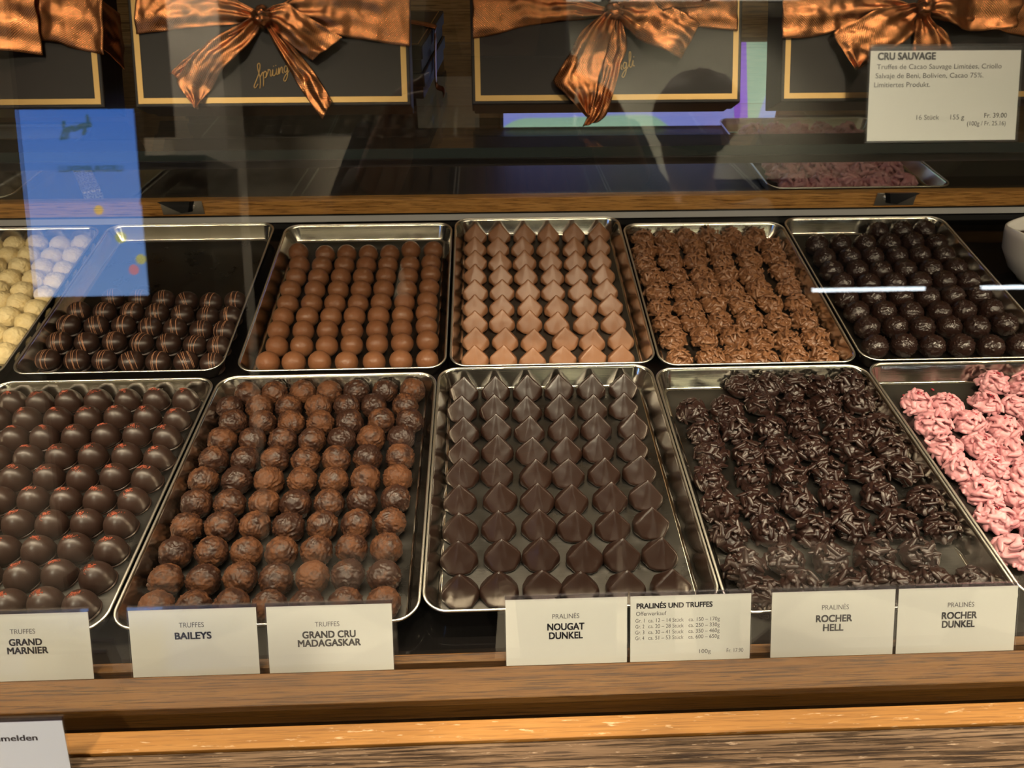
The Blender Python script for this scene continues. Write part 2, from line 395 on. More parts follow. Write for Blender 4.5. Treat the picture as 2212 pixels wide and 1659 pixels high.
# steel brackets screwed to the shelf board
def bracket(x, flip, label):
    r = empty('glass_bracket', (x, 1.0295, 0.937)); tag(r, label, 'bracket', 'steel glass brackets on the oak shelf edge')
    obj('plate', boxm(-0.030, 0.030, -0.0015, 0.0, -0.011, 0.009, 0.0003), M['steel'], r)
    bb = bmesh.new()
    s = flip
    q = [(-0.026 * s, -0.002, 0.010), (0.004 * s, -0.002, -0.007), (0.014 * s, -0.002, -0.006), (0.020 * s, -0.002, 0.010)]
    A = [bb.verts.new((p[0] , p[1], p[2])) for p in q]; B_ = [bb.verts.new((p[0] - 0.004 * s, -0.010, p[2] + 0.002)) for p in q]
    bb.faces.new(A); bb.faces.new(B_[::-1])
    for i in range(4): bb.faces.new((A[i], A[(i + 1) % 4], B_[(i + 1) % 4], B_[i]))
    bmesh.ops.recalc_face_normals(bb, faces=bb.faces)
    obj('arm', bb, M['phone'], r)
    for sx, rr in ((0.0165, 0.0042), (0.0065, 0.0018)):
        sb = bmesh.new(); lathe(sb, [(0, 0.0012), (rr * 0.45, 0.0012), (rr * 0.5, 0.0004), (rr * 0.62, 0.0006), (rr * 0.9, 0.0016), (rr, 0.0006), (rr, 0)], 20)
        obj('screw', mesh_of(sb, 'screw'), M['steel'], r, (sx * s if sx > 0.01 else 0.022 * s - 0.015 * s, -0.0015, 0.002), (R(90), 0, 0))
bracket(-0.444, 1, 'dark steel bracket above the tray of striped chocolates')
bracket(0.615, -1, 'steel bracket above the tray of rough dark truffle balls')

# ------------------------------------------------------------------ trays
TRAYS = dict(dome=(-.5435,-.302,.3415,.6645,.90,.90),cru=(-.300,-.0585,.3435,.6665,.90,.90),pyr=(-.058,.1835,.351,.674,.90,.90),
 rochd=(.1842,.4262,.342,.666,.90,.90),pink=(.4270,.6685,.343,.668,.90,.90),
 white=(-.792,-.5525,.680,1.002,.893,.922),stripe=(-.5455,-.3055,.686,1.007,.893,.922),milkt=(-.2905,-.0495,.683,.999,.893,.922),milkp=(-.0465,.195,.685,1.012,.893,.922),
 rochm=(.1962,.4315,.679,.988,.893,.922),coco=(.435,.6755,.681,1.000,.893,.922))
def rrect(w, l, ins, rad, n=9):
    hx, hy = w / 2 - ins, l / 2 - ins; out = []
    for (cx, cy, a0) in ((hx - rad, hy - rad, 0), (-hx + rad, hy - rad, 90), (-hx + rad, -hy + rad, 180), (hx - rad, -hy + rad, 270)):
        for k in range(n):
            a = R(a0 + 90 * k / (n - 1)); out.append((cx + rad * math.cos(a), cy + rad * math.sin(a)))
    return out
def tray_mesh(w, l, h=0.0228):
    b = bmesh.new()
    prof = [(14.2, -22.0), (12.7, -21.75), (11.6, -21.0), (10.8, -19.8), (3.5, -3.4), (2.7, -1.2), (1.6, -0.5), (0.9, -1.2), (1.2, -2.2), (2.7, -2.9), (2.9, -4.0), (10.0, -20.2), (11.8, -22.4), (14.4, -22.8)]
    rings = []
    for (i_, z) in prof:
        rings.append([b.verts.new((x, y, z / 1000 + h)) for x, y in rrect(w, l, i_ / 1000, max(0.008, 0.021 - i_ * 0.0009))])
    n = len(rings[0])
    fl = b.faces.new(rings[0]); fl.material_index = 1
    for A, B_ in zip(rings, rings[1:]):
        for k in range(n): b.faces.new((A[(k + 1) % n], A[k], B_[k], B_[(k + 1) % n])).smooth = True
    b.faces.new(rings[-1][::-1])
    me = bpy.data.meshes.new('tray'); b.to_mesh(me); b.free(); return me
def rim_mesh(w, l, h=0.0228):
    b = bmesh.new(); tube(b, [(x, y, h - 0.0008) for x, y in rrect(w, l, 0.0014, 0.020, 12)], 0.0013, 8, True)
    return mesh_of(b, 'rim')
TF = {}
TLAB = dict(dome='silver tray of dark domes topped with orange zest, front row beside cocoa truffles', cru='silver tray of rough cocoa-dusted truffles in the front row',
 pyr='silver tray of dark chocolate pyramids in the front row', rochd='silver tray of dark almond clusters in the front row', pink='silver tray of pink ruby almond clusters in the front row',
 white='silver tray of cream white truffles in the back row', stripe='half-empty silver tray of dark striped balls in the back row', milkt='silver tray of smooth milk chocolate balls in the back row',
 milkp='silver tray of milk chocolate pyramids in the back row', rochm='silver tray of milk chocolate almond clusters in the back row', coco='silver tray of rough glossy dark balls in the back row')
for k, (xl, xr, y0, y1, z0, z1) in TRAYS.items():
    v = Vector((0, y1 - y0, z1 - z0)); L = v.length; v.normalize(); n_ = Vector((1, 0, 0)).cross(v)
    c = Vector(((xl + xr) / 2, (y0 + y1) / 2, (z0 + z1) / 2)) - n_ * 0.0228
    tilt = math.atan2(v.z, v.y)
    o = obj('serving_tray', tray_mesh(xr - xl, L), [M['tray'], M['trayfloor']], None, c, (tilt, 0, 0))
    tag(o, TLAB[k], 'tray', 'silver serving trays')
    obj('rim', rim_mesh(xr - xl, L), M['rimsteel'], o)
    TF[k] = (c, v, n_, tilt)

# ------------------------------------------------------------------ chocolates: meshes
def ico(r=1.0, sub=4):
    b = bmesh.new(); bmesh.ops.create_icosphere(b, subdivisions=sub, radius=r); return b
def ridge(p): return 1.0 - abs(noise.noise(p)) * 2.0
def truffle(seed, r=0.0137, amp=1.0, rough=1.0, flat=0.72):
    b = ico(1.0, 5); o = Vector((seed * 13.7, seed * 7.1, seed * 3.3))
    rot = Euler((seed * 1.3, seed * 2.1, seed * 0.7)).to_matrix()
    for v in b.verts:
        n = v.co.normalized(); q = rot @ n
        d = 0.045 * noise.noise(n * 1.3 + o) + 0.03 * noise.noise(n * 3.1 + o)
        an = Vector((q.x * 1.6, q.y * 5.5, q.z * 1.6)) + o
        an += Vector((0, 1.4 * noise.noise(q * 2.2 + o), 0))
        mask = max(0.0, min(1.0, 0.5 + 1.6 * noise.noise(n * 1.6 - o)))
        d += 0.075 * rough * (0.35 + 0.65 * mask) * (max(0.0, ridge(an)) ** 2 - 0.4)
        d += 0.022 * rough * noise.fractal(n * 9 + o, 1.0, 2.0, 3)
        s = noise.noise(n * 11 + o * 2)
        if s > 0.42: d += (s - 0.42) * 0.2 * rough
        v.co = n * (r * (1 + d * amp))
        if v.co.z < -r * flat: v.co.z = -r * flat + (v.co.z + r * flat) * 0.12
    zmin = min(v.co.z for v in b.verts)
    for v in b.verts: v.co.z -= zmin
    return mesh_of(b, 'truffle')
def ball(seed, r=0.0136):
    b = ico(1.0, 4); o = Vector((seed * 9.7, seed * 5.1, seed))
    for v in b.verts:
        n = v.co.normalized()
        d = 0.035 * noise.noise(n * 1.2 + o) + 0.012 * noise.noise(n * 4 + o)
        f = n - Vector((0.1, -0.75, 0.45)).normalized()
        if f.length < 0.75: d += 0.060 * (0.75 - f.length) * ridge(Vector((n.x * 3.5, n.z * 9, n.y * 3)) + o) + 0.03 * (0.75 - f.length) * noise.noise(n * 14 + o)
        v.co = n * (r * (1 + d))
        if v.co.z < -r * 0.74: v.co.z = -r * 0.74 + (v.co.z + r * 0.74) * 0.1
    z0 = min(v.co.z for v in b.verts)
    for v in b.verts: v.co.z -= z0
    return mesh_of(b, 'ball')
def dome_profile(r, h, n=16):
    p = [(0, h)]
    for k in range(1, n + 1):
        a = (k / n) * math.pi / 2 * 1.16
        p.append((r * math.sin(a), h * 0.16 + h * 0.84 * math.cos(a)))
    p = [(x, max(z, 0.0018)) for x, z in p]
    return p
def dome(seed):
    b = bmesh.new(); r, h = 0.01405, 0.0215
    prof = dome_profile(r, h) + [(0.0134, 0.0016), (0.0141, 0.0010), (0.0142, 0.0003), (0.0136, 0.0), (0, 0)]
    lathe(b, prof, 48); o = Vector((seed * 4.1, seed * 3.3, 0))
    for v in b.verts:
        if v.co.z < 0.004:
            a = math.atan2(v.co.y, v.co.x); k = 1 + 0.05 * noise.noise(Vector((math.cos(a) * 1.5, math.sin(a) * 1.5, seed * 3))) + (0.045 if v.co.z < 0.0017 and math.cos(a - 0.3) > 0.3 else 0)
            v.co.x *= k; v.co.y *= k
        v.co.x *= 1 + 0.02 * noise.noise(o + v.co * 60)
    return mesh_of(b, 'dome')
def dome_z(x, y, r=0.01405, h=0.0215):
    q = min(1.0, math.hypot(x, y) / r); return h * 0.16 + h * 0.84 * math.sqrt(max(0, 1 - q * q))
def zest(seed):
    rnd = random.Random(seed); b = bmesh.new()
    ang = rnd.uniform(-0.6, 0.6); cx, cy = rnd.gauss(-0.001, 0.0015), rnd.gauss(0.0015, 0.002)
    for i in range(46):
        u, w = rnd.gauss(0, 0.0026), rnd.gauss(0, 0.0013)
        x, y = cx + u * math.cos(ang) - w * math.sin(ang), cy + u * math.sin(ang) + w * math.cos(ang)
        if math.hypot(x, y) > 0.011: continue
        z = dome_z(x, y) + 0.0001
        a = rnd.uniform(0, 6.28); l = rnd.uniform(0.0003, 0.0011); e = rnd.uniform(-0.5, 0.5)
        tube(b, [(x - l * math.cos(a), y - l * math.sin(a), z - l * e * 0.4), (x + l * math.cos(a), y + l * math.sin(a), z + 0.00015 + l * e * 0.4)], rnd.uniform(0.00012, 0.00024), 4)
    return mesh_of(b, 'zest', False)
def striped(seed):
    b = bmesh.new(); r, h = 0.0137, 0.0225
    prof = [(0, h)]
    for k in range(1, 21):
        a = k / 20 * math.pi * 0.80; prof.append((r * math.sin(a) ** 0.92, h * 0.47 + h * 0.53 * math.cos(a)))
    prof += [(0.0118, 0.0012), (0.0122, 0.0005), (0.0117, 0.0), (0, 0)]
    lathe(b, prof, 48)
    for v in b.verts: v.co.x *= 1.03
    return mesh_of(b, 'striped')
def drizzle(seed):
    rnd = random.Random(seed * 11 + 3); b = bmesh.new(); r, h = 0.0137, 0.0225; rx = r * 1.03
    n = rnd.choice([3, 4, 4, 5]); base = rnd.uniform(-0.004, 0.0)
    xs = [base + rnd.uniform(-0.0045, 0.0075) for _ in range(n)]
    for x0 in xs:
        pts = []; bend = rnd.uniform(-0.0012, 0.0012)
        for k in range(25):
            t = -1.9 + 3.8 * k / 24; xx = x0 + bend * math.sin(t * 1.3)
            q = math.sqrt(max(0.02, 1 - (xx / rx) ** 2))
            pts.append((xx, -r * q * math.sin(t) * 1.0, h * 0.47 + h * 0.53 * q * math.cos(t) + 0.00005))
        tube(b, pts, [rnd.uniform(0.00026, 0.00036) * (1.5 if rnd.random() < 0.12 else 1) for _ in pts], 5)
    return mesh_of(b, 'drizzle')
def pyramid(seed):
    rnd = random.Random(seed * 17); b = bmesh.new(); j = lambda a: a + rnd.gauss(0, 0.35)
    P = [(0, 0.5, 30.0), (-0.6, 1.5, 29.5), (0.6, 1.5, 29.5)]
    for sx in (-1, 1):
        P += [(sx * j(15.8), -6.0, j(13.2)), (sx * 17.0, -6.5, 6.0), (sx * 16.2, -7.0, 0), (sx * j(9.5), -15.5, 2.5), (sx * 9.0, -15.8, 0), (sx * 4.5, -17.2, 3.5), (sx * 4.5, -17.4, 0),
              (sx * 15.5, 4.0, 5.0), (sx * 15.2, 5.0, 0), (sx * 9.5, 13.5, 3.0), (sx * 9.0, 14.2, 0), (sx * 4.0, 15.6, 0)]
    vs_ = [b.verts.new(Vector(p) / 1000) for p in P]
    r = bmesh.ops.convex_hull(b, input=vs_)
    bmesh.ops.delete(b, geom=list({g for g in r['geom_interior'] if isinstance(g, bmesh.types.BMVert)}), context='VERTS')
    me = bpy.data.meshes.new('pyramid'); b.to_mesh(me); b.free()
    o = bpy.data.objects.new('pyramid', me); COL.objects.link(o)
    rm = o.modifiers.new('r', 'REMESH'); rm.mode = 'VOXEL'; rm.voxel_size = 0.0009; rm.use_smooth_shade = True
    s_ = o.modifiers.new('s', 'SMOOTH'); s_.factor = 0.5; s_.iterations = 17
    me = evaluated(o, 'pyramid'); q = Vector((seed * 2.3, seed, 0))
    z0 = min(v.co.z for v in me.vertices); zt = max(v.co.z for v in me.vertices)
    for v in me.vertices:
        v.co.z = (v.co.z - z0) * 0.0250 / (zt - z0)
        v.co *= 1 + 0.012 * noise.noise(v.co * 110 + q)
    return smooth(me)
def rocher(seed, n=58, r=0.0142, h=0.0185, sl=(0.0036, 0.0058), fat=1.0, vox=0.00055):
    rnd = random.Random(seed * 101 + 5); b = bmesh.new()
    bmesh.ops.create_icosphere(b, subdivisions=3, radius=1.0)
    for v in b.verts: v.co = Vector((v.co.x * r * 0.84, v.co.y * r * 0.84, max(0.0006, h * 0.30 + v.co.z * h * 0.42)))
    for i in range(n):
        u = rnd.random(); th = rnd.uniform(0, 2 * math.pi); el = math.asin(rnd.uniform(-0.05, 1.0))
        k = rnd.uniform(0.82, 1.10)
        p = Vector((r * 0.86 * k * math.cos(el) * math.cos(th), r * 0.86 * k * math.cos(el) * math.sin(th), 0.003 + (h - 0.004) * k * math.sin(el)))
        L = rnd.uniform(*sl); W = rnd.uniform(0.0013, 0.0019) * fat; T = rnd.uniform(0.0010, 0.0014) * fat
        nrm = Vector((p.x / r, p.y / r, p.z / h)).normalized()
        d = Vector((rnd.gauss(0, 1), rnd.gauss(0, 1), rnd.gauss(0, 0.7))); d = d - nrm * d.dot(nrm) * rnd.uniform(0.55, 1.0)
        d.normalize(); s = d.cross(nrm).normalized(); w = s.cross(d)
        g = bmesh.ops.create_icosphere(b, subdivisions=2, radius=1.0)['verts']; bend = rnd.uniform(-0.0012, 0.0012)
        for v in g:
            c = v.co.copy(); sx = math.copysign(abs(c.x) ** 0.8, c.x)
            q = p + d * (sx * L) + s * (c.y * W * (1 + 0.25 * c.x)) + w * (c.z * T - bend * c.x * c.x)
            q.z = max(q.z, 0.0003)
            v.co = q
    me = bpy.data.meshes.new('rocher'); b.to_mesh(me); b.free()
    o = bpy.data.objects.new('rocher', me); COL.objects.link(o)
    rm = o.modifiers.new('r', 'REMESH'); rm.mode = 'VOXEL'; rm.voxel_size = vox; rm.use_smooth_shade = True
    s_ = o.modifiers.new('s', 'SMOOTH'); s_.factor = 0.5; s_.iterations = 1
    return smooth(evaluated(o, 'rocher'))
def coco_ball(seed):
    b = ico(1.0, 5); o = Vector((seed * 5.7, seed * 2.1, seed * 8.3)); r = 0.0146
    for v in b.verts:
        n = v.co.normalized()
        d = 0.05 * noise.noise(n * 1.4 + o) + 0.022 * noise.noise(n * 4.5 + o)
        s = noise.noise(n * 10.0 + o)
        if s > 0.28: d += min(0.07, (s - 0.28) * 0.40)
        s = noise.noise(n * 17.0 - o)
        if s > 0.35: d += min(0.06, (s - 0.35) * 0.45)
        d += 0.012 * max(0, ridge(n * 3.0 + o)) ** 3
        v.co = n * (r * (1 + d))
        if v.co.z < -r * 0.72: v.co.z = -r * 0.72 + (v.co.z + r * 0.72) * 0.1
    z0 = min(v.co.z for v in b.verts)
    for v in b.verts: v.co.z -= z0
    return mesh_of(b, 'coco')
def berry_bits(seed):
    rnd = random.Random(seed + 77); b = bmesh.new()
    for i in range(9):
        a = rnd.uniform(0, 6.28); q = rnd.uniform(0, 0.007); x, y = q * math.cos(a), q * math.sin(a)
        g = bmesh.ops.create_icosphere(b, subdivisions=1, radius=rnd.uniform(0.0006, 0.0012))['verts']
        for v in g: v.co = Vector((v.co.x * rnd.uniform(0.8, 1.3) + x, v.co.y + y, v.co.z + 0.0212 - q * q * 90))
    return mesh_of(b, 'berry', False)

def setmat(me, mat): me.materials.clear(); me.materials.append(mat); return me
KM = {}
KM['cru'] = [setmat(truffle(i + 1, 0.0139, 1.15, 1.25), M['cru']) for i in range(10)]
KM['white'] = [setmat(truffle(i + 31, 0.0143, 1.1, 1.1), M['white']) for i in range(6)]
KM['milkt'] = [setmat(ball(i + 1), M['milkt']) for i in range(7)]
KM['dome'] = [setmat(dome(i + 1), M['dome']) for i in range(5)]
KM['stripe'] = [setmat(striped(1), M['stripe'])]
KM['pyr'] = [setmat(pyramid(i + 1), M['pyr']) for i in range(5)]
KM['milkp'] = [setmat(p_.copy(), M['milkp']) for p_ in KM['pyr']]
KM['coco'] = [setmat(coco_ball(i + 1), M['coco']) for i in range(7)]
KM['rochm'] = [setmat(rocher(i + 1, 84, 0.0188, 0.0210, (0.0042, 0.0068), 1.2), M['rochm']) for i in range(7)]
KM['rochd'] = [setmat(rocher(i + 21, 60, 0.0184, 0.0225, (0.0050, 0.0078), 1.5), M['rochd']) for i in range(8)]
KM['pink'] = [setmat(rocher(i + 41, 58, 0.0184, 0.0210, (0.0048, 0.0074), 1.5), M['pink']) for i in range(6)]
ZEST = [setmat(zest(i), M['zest']) for i in range(9)]
DRIZ = [setmat(drizzle(i), M['drizzle']) for i in range(10)]
BERRY = [setmat(berry_bits(i), M['berry']) for i in range(4)]

# ------------------------------------------------------------------ chocolates: one object each, laid out row by row in its tray (tray millimetres)
ITEMS = {
'cru': [[[-87.6,142.1],[-58.0,142.1],[-27.3,142.1],[1.6,142.1],[31.6,142.1],[63.0,142.1],[93.5,142.1]],[[-100.9,118.8],[-69.2,117.8],[-37.8,117.5],[-5.7,116.4],[24.6,116.3],[53.5,117.1],[87.5,116.0]],[[-90.6,94.1],[-59.8,92.7],[-30.2,91.8],[0.5,90.3],[31.2,90.3],[64.0,92.4],[93.7,90.0]],[[-94.6,66.0],[-64.2,66.3],[-33.3,64.1],[-3.6,63.8],[27.1,63.4],[56.7,64.9],[87.2,64.0]],[[-95.2,37.8],[-64.6,36.8],[-35.4,37.0],[-4.5,33.6],[25.4,35.0],[56.2,35.2],[88.5,35.4]],[[-97.1,8.9],[-65.4,7.9],[-34.2,6.8],[-2.9,5.8],[27.6,4.8],[58.1,6.0],[88.5,6.2]],[[-95.1,-20.5],[-63.8,-22.5],[-32.1,-23.4],[-2.9,-24.6],[27.7,-24.5],[58.1,-22.4],[89.0,-21.3]],[[-95.2,-49.9],[-64.5,-49.9],[-34.3,-50.1],[-3.9,-52.9],[26.2,-51.9],[56.6,-51.0],[87.0,-50.0]],[[-95.8,-78.2],[-65.0,-78.4],[-34.5,-79.4],[-4.2,-81.3],[25.9,-80.5],[56.0,-78.7],[86.2,-79.7]],[[-94.8,-107.2],[-63.4,-108.2],[-33.4,-106.9],[-2.9,-109.4],[27.1,-108.1],[56.6,-107.3],[87.0,-109.2]],[[-93.5,-133.9],[-63.1,-135.0],[-33.2,-134.2],[-2.6,-136.2],[27.6,-136.2],[58.5,-135.7],[89.6,-135.9]]],
'pyr': [[[-91.3,140.1],[-56.4,140.4],[-21.1,140.4],[13.9,140.4],[51.2,140.4],[86.9,140.4]],[[-93.2,106.5],[-58.2,107.0],[-23.6,103.7],[12.1,105.3],[48.4,104.7],[81.8,105.9]],[[-90.6,71.7],[-57.1,75.3],[-21.9,70.8],[13.5,72.3],[48.2,72.7],[86.7,72.0]],[[-90.4,40.1],[-56.1,42.1],[-21.3,37.9],[12.8,38.0],[45.6,39.8],[81.2,39.9]],[[-91.5,8.7],[-57.5,8.7],[-19.6,5.2],[11.6,5.3],[47.3,6.0],[82.5,7.1]],[[-93.3,-25.5],[-55.6,-24.4],[-20.2,-26.8],[11.8,-28.7],[48.8,-27.8],[83.1,-26.4]],[[-92.6,-60.9],[-57.4,-59.2],[-20.8,-59.0],[11.5,-61.5],[46.1,-62.0],[81.1,-60.3]],[[-92.4,-93.2],[-55.3,-92.1],[-21.1,-92.4],[16.7,-95.9],[49.0,-95.2],[83.3,-95.1]],[[-90.8,-128.1],[-58.4,-127.2],[-22.7,-126.6],[9.2,-128.6],[47.4,-129.4],[85.4,-129.5]]],
'milkp': [[[-90.6,143.0],[-55.5,143.0],[-19.6,141.4],[16.1,141.9],[52.8,141.0],[90.0,142.0]],[[-91.5,108.4],[-58.7,107.6],[-24.2,106.7],[12.7,104.9],[49.2,103.9],[85.7,106.2]],[[-91.0,74.0],[-57.1,70.9],[-23.0,71.3],[13.8,69.5],[47.8,69.5],[82.9,69.9]],[[-91.0,40.3],[-56.3,36.5],[-22.2,37.7],[13.6,35.5],[46.7,34.6],[82.9,35.7]],[[-91.4,2.8],[-55.6,2.6],[-21.6,0.9],[12.1,0.8],[47.8,0.6],[82.6,0.9]],[[-91.3,-30.5],[-56.2,-31.5],[-21.1,-33.2],[12.9,-34.1],[49.8,-33.6],[83.5,-32.7]],[[-91.3,-63.6],[-57.2,-62.8],[-22.8,-64.8],[12.1,-68.6],[47.8,-68.5],[82.7,-67.7]],[[-90.4,-97.1],[-54.0,-98.1],[-19.1,-101.4],[18.6,-99.5],[52.8,-102.8],[88.0,-101.1]],[[-91.4,-131.0],[-57.0,-132.0],[-22.7,-136.1],[13.2,-134.0],[48.1,-134.3],[83.2,-134.4]]],
'milkt': [[[-94.6,101.8],[-56.6,95.6],[-26.5,96.5],[3.5,95.8],[33.7,95.0],[62.3,103.4],[94.3,101.2]],[[-87.8,69.7],[-56.6,66.8],[-26.2,68.1],[3.7,67.3],[33.5,66.6],[63.5,66.7],[92.3,70.4]],[[-87.5,41.2],[-57.4,39.2],[-27.4,40.4],[2.8,38.8],[33.0,39.9],[62.9,39.9],[92.8,43.3]],[[-89.6,12.8],[-57.7,11.9],[-26.9,11.1],[3.1,10.3],[32.7,10.7],[63.1,9.8],[92.3,12.9]],[[-87.4,-18.1],[-56.9,-18.0],[-27.0,-18.8],[2.5,-19.5],[32.0,-18.6],[62.0,-18.3],[91.4,-15.4]],[[-88.5,-44.8],[-57.9,-45.5],[-28.1,-46.1],[1.2,-46.2],[31.4,-46.9],[61.5,-46.0],[91.6,-42.2]],[[-89.1,-72.0],[-58.6,-72.9],[-29.0,-72.9],[1.4,-73.9],[31.9,-73.7],[62.0,-72.9],[92.9,-69.0]],[[-85.2,-101.6],[-55.4,-102.4],[-25.3,-102.3],[4.4,-101.6],[34.5,-100.8],[65.1,-100.4],[95.3,-97.0]],[[-89.7,-131.1],[-59.6,-132.0],[-29.5,-131.3],[2.2,-133.1],[34.3,-133.1],[65.8,-132.5],[96.6,-131.8]]],
'dome': [[[-97.8,141.4],[-68.5,140.5],[-38.1,141.4],[-6.7,141.4],[25.2,141.4],[56.0,141.4],[88.5,139.7]],[[-100.6,113.1],[-68.8,112.0],[-36.4,111.1],[-5.4,112.6],[25.3,113.0],[56.7,111.9],[89.3,107.0]],[[-97.5,83.0],[-68.0,82.6],[-37.9,82.7],[-6.0,83.0],[24.2,83.3],[55.9,83.5],[87.9,78.6]],[[-100.5,53.5],[-71.4,53.7],[-40.0,52.7],[-8.4,52.9],[23.4,53.0],[57.2,51.9],[89.9,47.4]],[[-70.3,24.3],[-38.9,24.3],[-7.1,24.4],[25.1,22.2],[56.5,23.4],[88.3,19.0]],[[-69.6,-4.8],[-38.6,-5.4],[-8.1,-5.4],[22.9,-7.5],[53.8,-7.5],[85.9,-9.8]],[[-69.5,-33.7],[-38.5,-34.3],[-8.3,-34.3],[22.5,-36.3],[54.1,-36.3],[84.5,-38.2]],[[-98.9,-63.3],[-67.9,-63.9],[-36.9,-64.5],[-5.9,-65.1],[24.1,-66.0],[55.3,-64.7],[87.7,-68.6]],[[-70.9,-92.1],[-39.9,-92.7],[-8.9,-93.3],[23.6,-94.4],[53.9,-93.1],[87.1,-97.0]],[[-96.5,-118.2],[-65.3,-119.9],[-34.3,-120.5],[-3.3,-121.1],[26.9,-122.7],[55.3,-121.4],[84.9,-125.3]]],
'stripe': [[[-60.4,-3.5],[-25.7,-5.9],[6.4,-9.4],[36.9,-13.1],[68.8,-16.7],[98.6,-13.4]],[[-94.0,-30.1],[-60.8,-32.4],[-26.0,-34.1],[6.3,-37.0],[39.0,-40.6],[71.5,-44.2],[100.3,-45.0]],[[-95.2,-57.8],[-60.3,-61.4],[-27.0,-61.6],[6.6,-65.8],[38.5,-69.2],[71.1,-72.7],[100.3,-74.8]],[[-93.3,-91.8],[-60.6,-92.7],[-27.6,-92.4],[6.0,-95.8],[39.2,-97.9],[71.0,-101.3],[100.3,-104.6]],[[-93.9,-123.9],[-59.3,-126.0],[-27.1,-126.9],[5.2,-130.2],[36.6,-131.1],[69.2,-132.0],[100.3,-135.2]]],
'white': [[[-88.4,131.1],[-57.4,130.5],[-26.4,129.9],[5.8,129.1],[35.3,131.7],[69.5,127.4],[100.2,128.3]],[[-83.3,102.2],[-52.1,102.5],[-21.1,101.7],[9.9,101.3],[37.7,100.9],[70.8,98.0],[100.2,98.5]],[[-90.1,75.9],[-59.8,76.4],[-28.6,75.6],[2.2,75.2],[37.6,73.7],[69.5,70.8],[100.2,63.9]],[[-88.3,48.7],[-55.9,49.5],[-25.4,48.5],[6.0,48.2],[36.1,46.6],[69.5,43.6],[100.2,36.8]],[[-91.9,21.8],[-62.1,23.0],[-30.3,21.8],[0.2,21.7],[31.3,19.8],[65.8,16.6],[100.2,6.4]],[[-98.6,-15.4],[-60.9,-23.1],[-31.9,-22.2],[-0.9,-24.0],[29.8,-24.0],[72.9,-9.6],[100.2,-22.6]],[[-75.9,-0.4],[-47.1,0.4],[-15.1,-0.8],[14.4,-1.5],[46.6,-2.6],[71.6,-36.8],[100.0,-50.2]],[[-98.7,-49.9],[-67.7,-50.5],[-36.7,-51.1],[-5.7,-51.7],[25.1,-52.3],[52.1,-55.8],[73.8,-72.2],[100.2,-78.8]],[[-85.7,-104.6],[-54.7,-105.2],[-23.7,-105.8],[7.3,-106.4],[38.3,-107.0],[69.3,-107.6],[100.2,-108.2]]],
'coco': [[[18.1,134.3],[53.8,135.8],[88.3,137.3]],[[-83.4,101.8],[-48.9,103.2],[-13.8,102.3],[21.4,101.4],[57.2,105.1],[89.2,99.6]],[[-83.7,68.3],[-48.0,69.6],[-15.7,68.7],[19.6,70.0],[52.4,71.4],[86.9,70.5]],[[-85.2,36.4],[-49.8,37.6],[-18.3,34.6],[16.0,35.8],[52.9,36.9],[87.6,38.1]],[[-81.2,7.7],[-46.9,4.8],[-11.0,5.9],[23.8,6.9],[58.1,8.0],[90.1,7.2]],[[-87.5,-25.2],[-52.2,-26.2],[-14.8,-25.3],[18.6,-28.1],[53.6,-25.2],[88.0,-26.0]],[[-85.1,-55.0],[-50.5,-56.0],[-16.7,-58.7],[21.0,-57.9],[53.1,-57.0],[89.7,-54.5]],[[-84.0,-87.0],[-48.5,-86.2],[-15.5,-88.9],[19.1,-88.1],[54.0,-89.1],[91.7,-84.9]],[[-88.8,-123.8],[-52.6,-121.5],[-18.4,-124.1],[16.6,-125.1],[51.8,-127.7],[88.5,-125.5]]],
'rochm': [[[-88.1,134.8],[-55.2,134.8],[-25.2,134.8],[9.2,134.8],[42.1,134.8],[76.1,134.8]],[[-90.7,105.9],[-58.1,105.9],[-17.7,106.7],[16.5,106.7],[51.5,107.3],[94.4,112.2]],[[-96.4,72.2],[-59.4,75.5],[-23.1,78.2],[14.0,77.8],[52.6,78.4],[88.8,83.8]],[[-90.2,38.7],[-58.7,41.9],[-23.2,41.4],[11.0,44.2],[44.4,39.2],[90.9,50.4]],[[-90.0,6.9],[-54.2,5.9],[-22.4,12.5],[9.7,6.2],[46.2,7.1],[89.2,13.9]],[[-92.7,-27.1],[-56.7,-28.1],[-20.1,-21.6],[15.1,-26.3],[52.3,-23.6],[88.6,-24.6]],[[-90.9,-59.5],[-55.1,-57.0],[-21.0,-57.9],[16.3,-55.4],[50.6,-59.9],[87.0,-57.3]],[[-87.0,-90.4],[-48.9,-88.2],[-12.4,-89.2],[18.5,-95.0],[52.2,-97.7],[87.6,-95.3]],[[-88.4,-129.3],[-49.3,-127.2],[-17.3,-125.0],[13.1,-129.0],[51.6,-126.9],[87.1,-127.9]]],
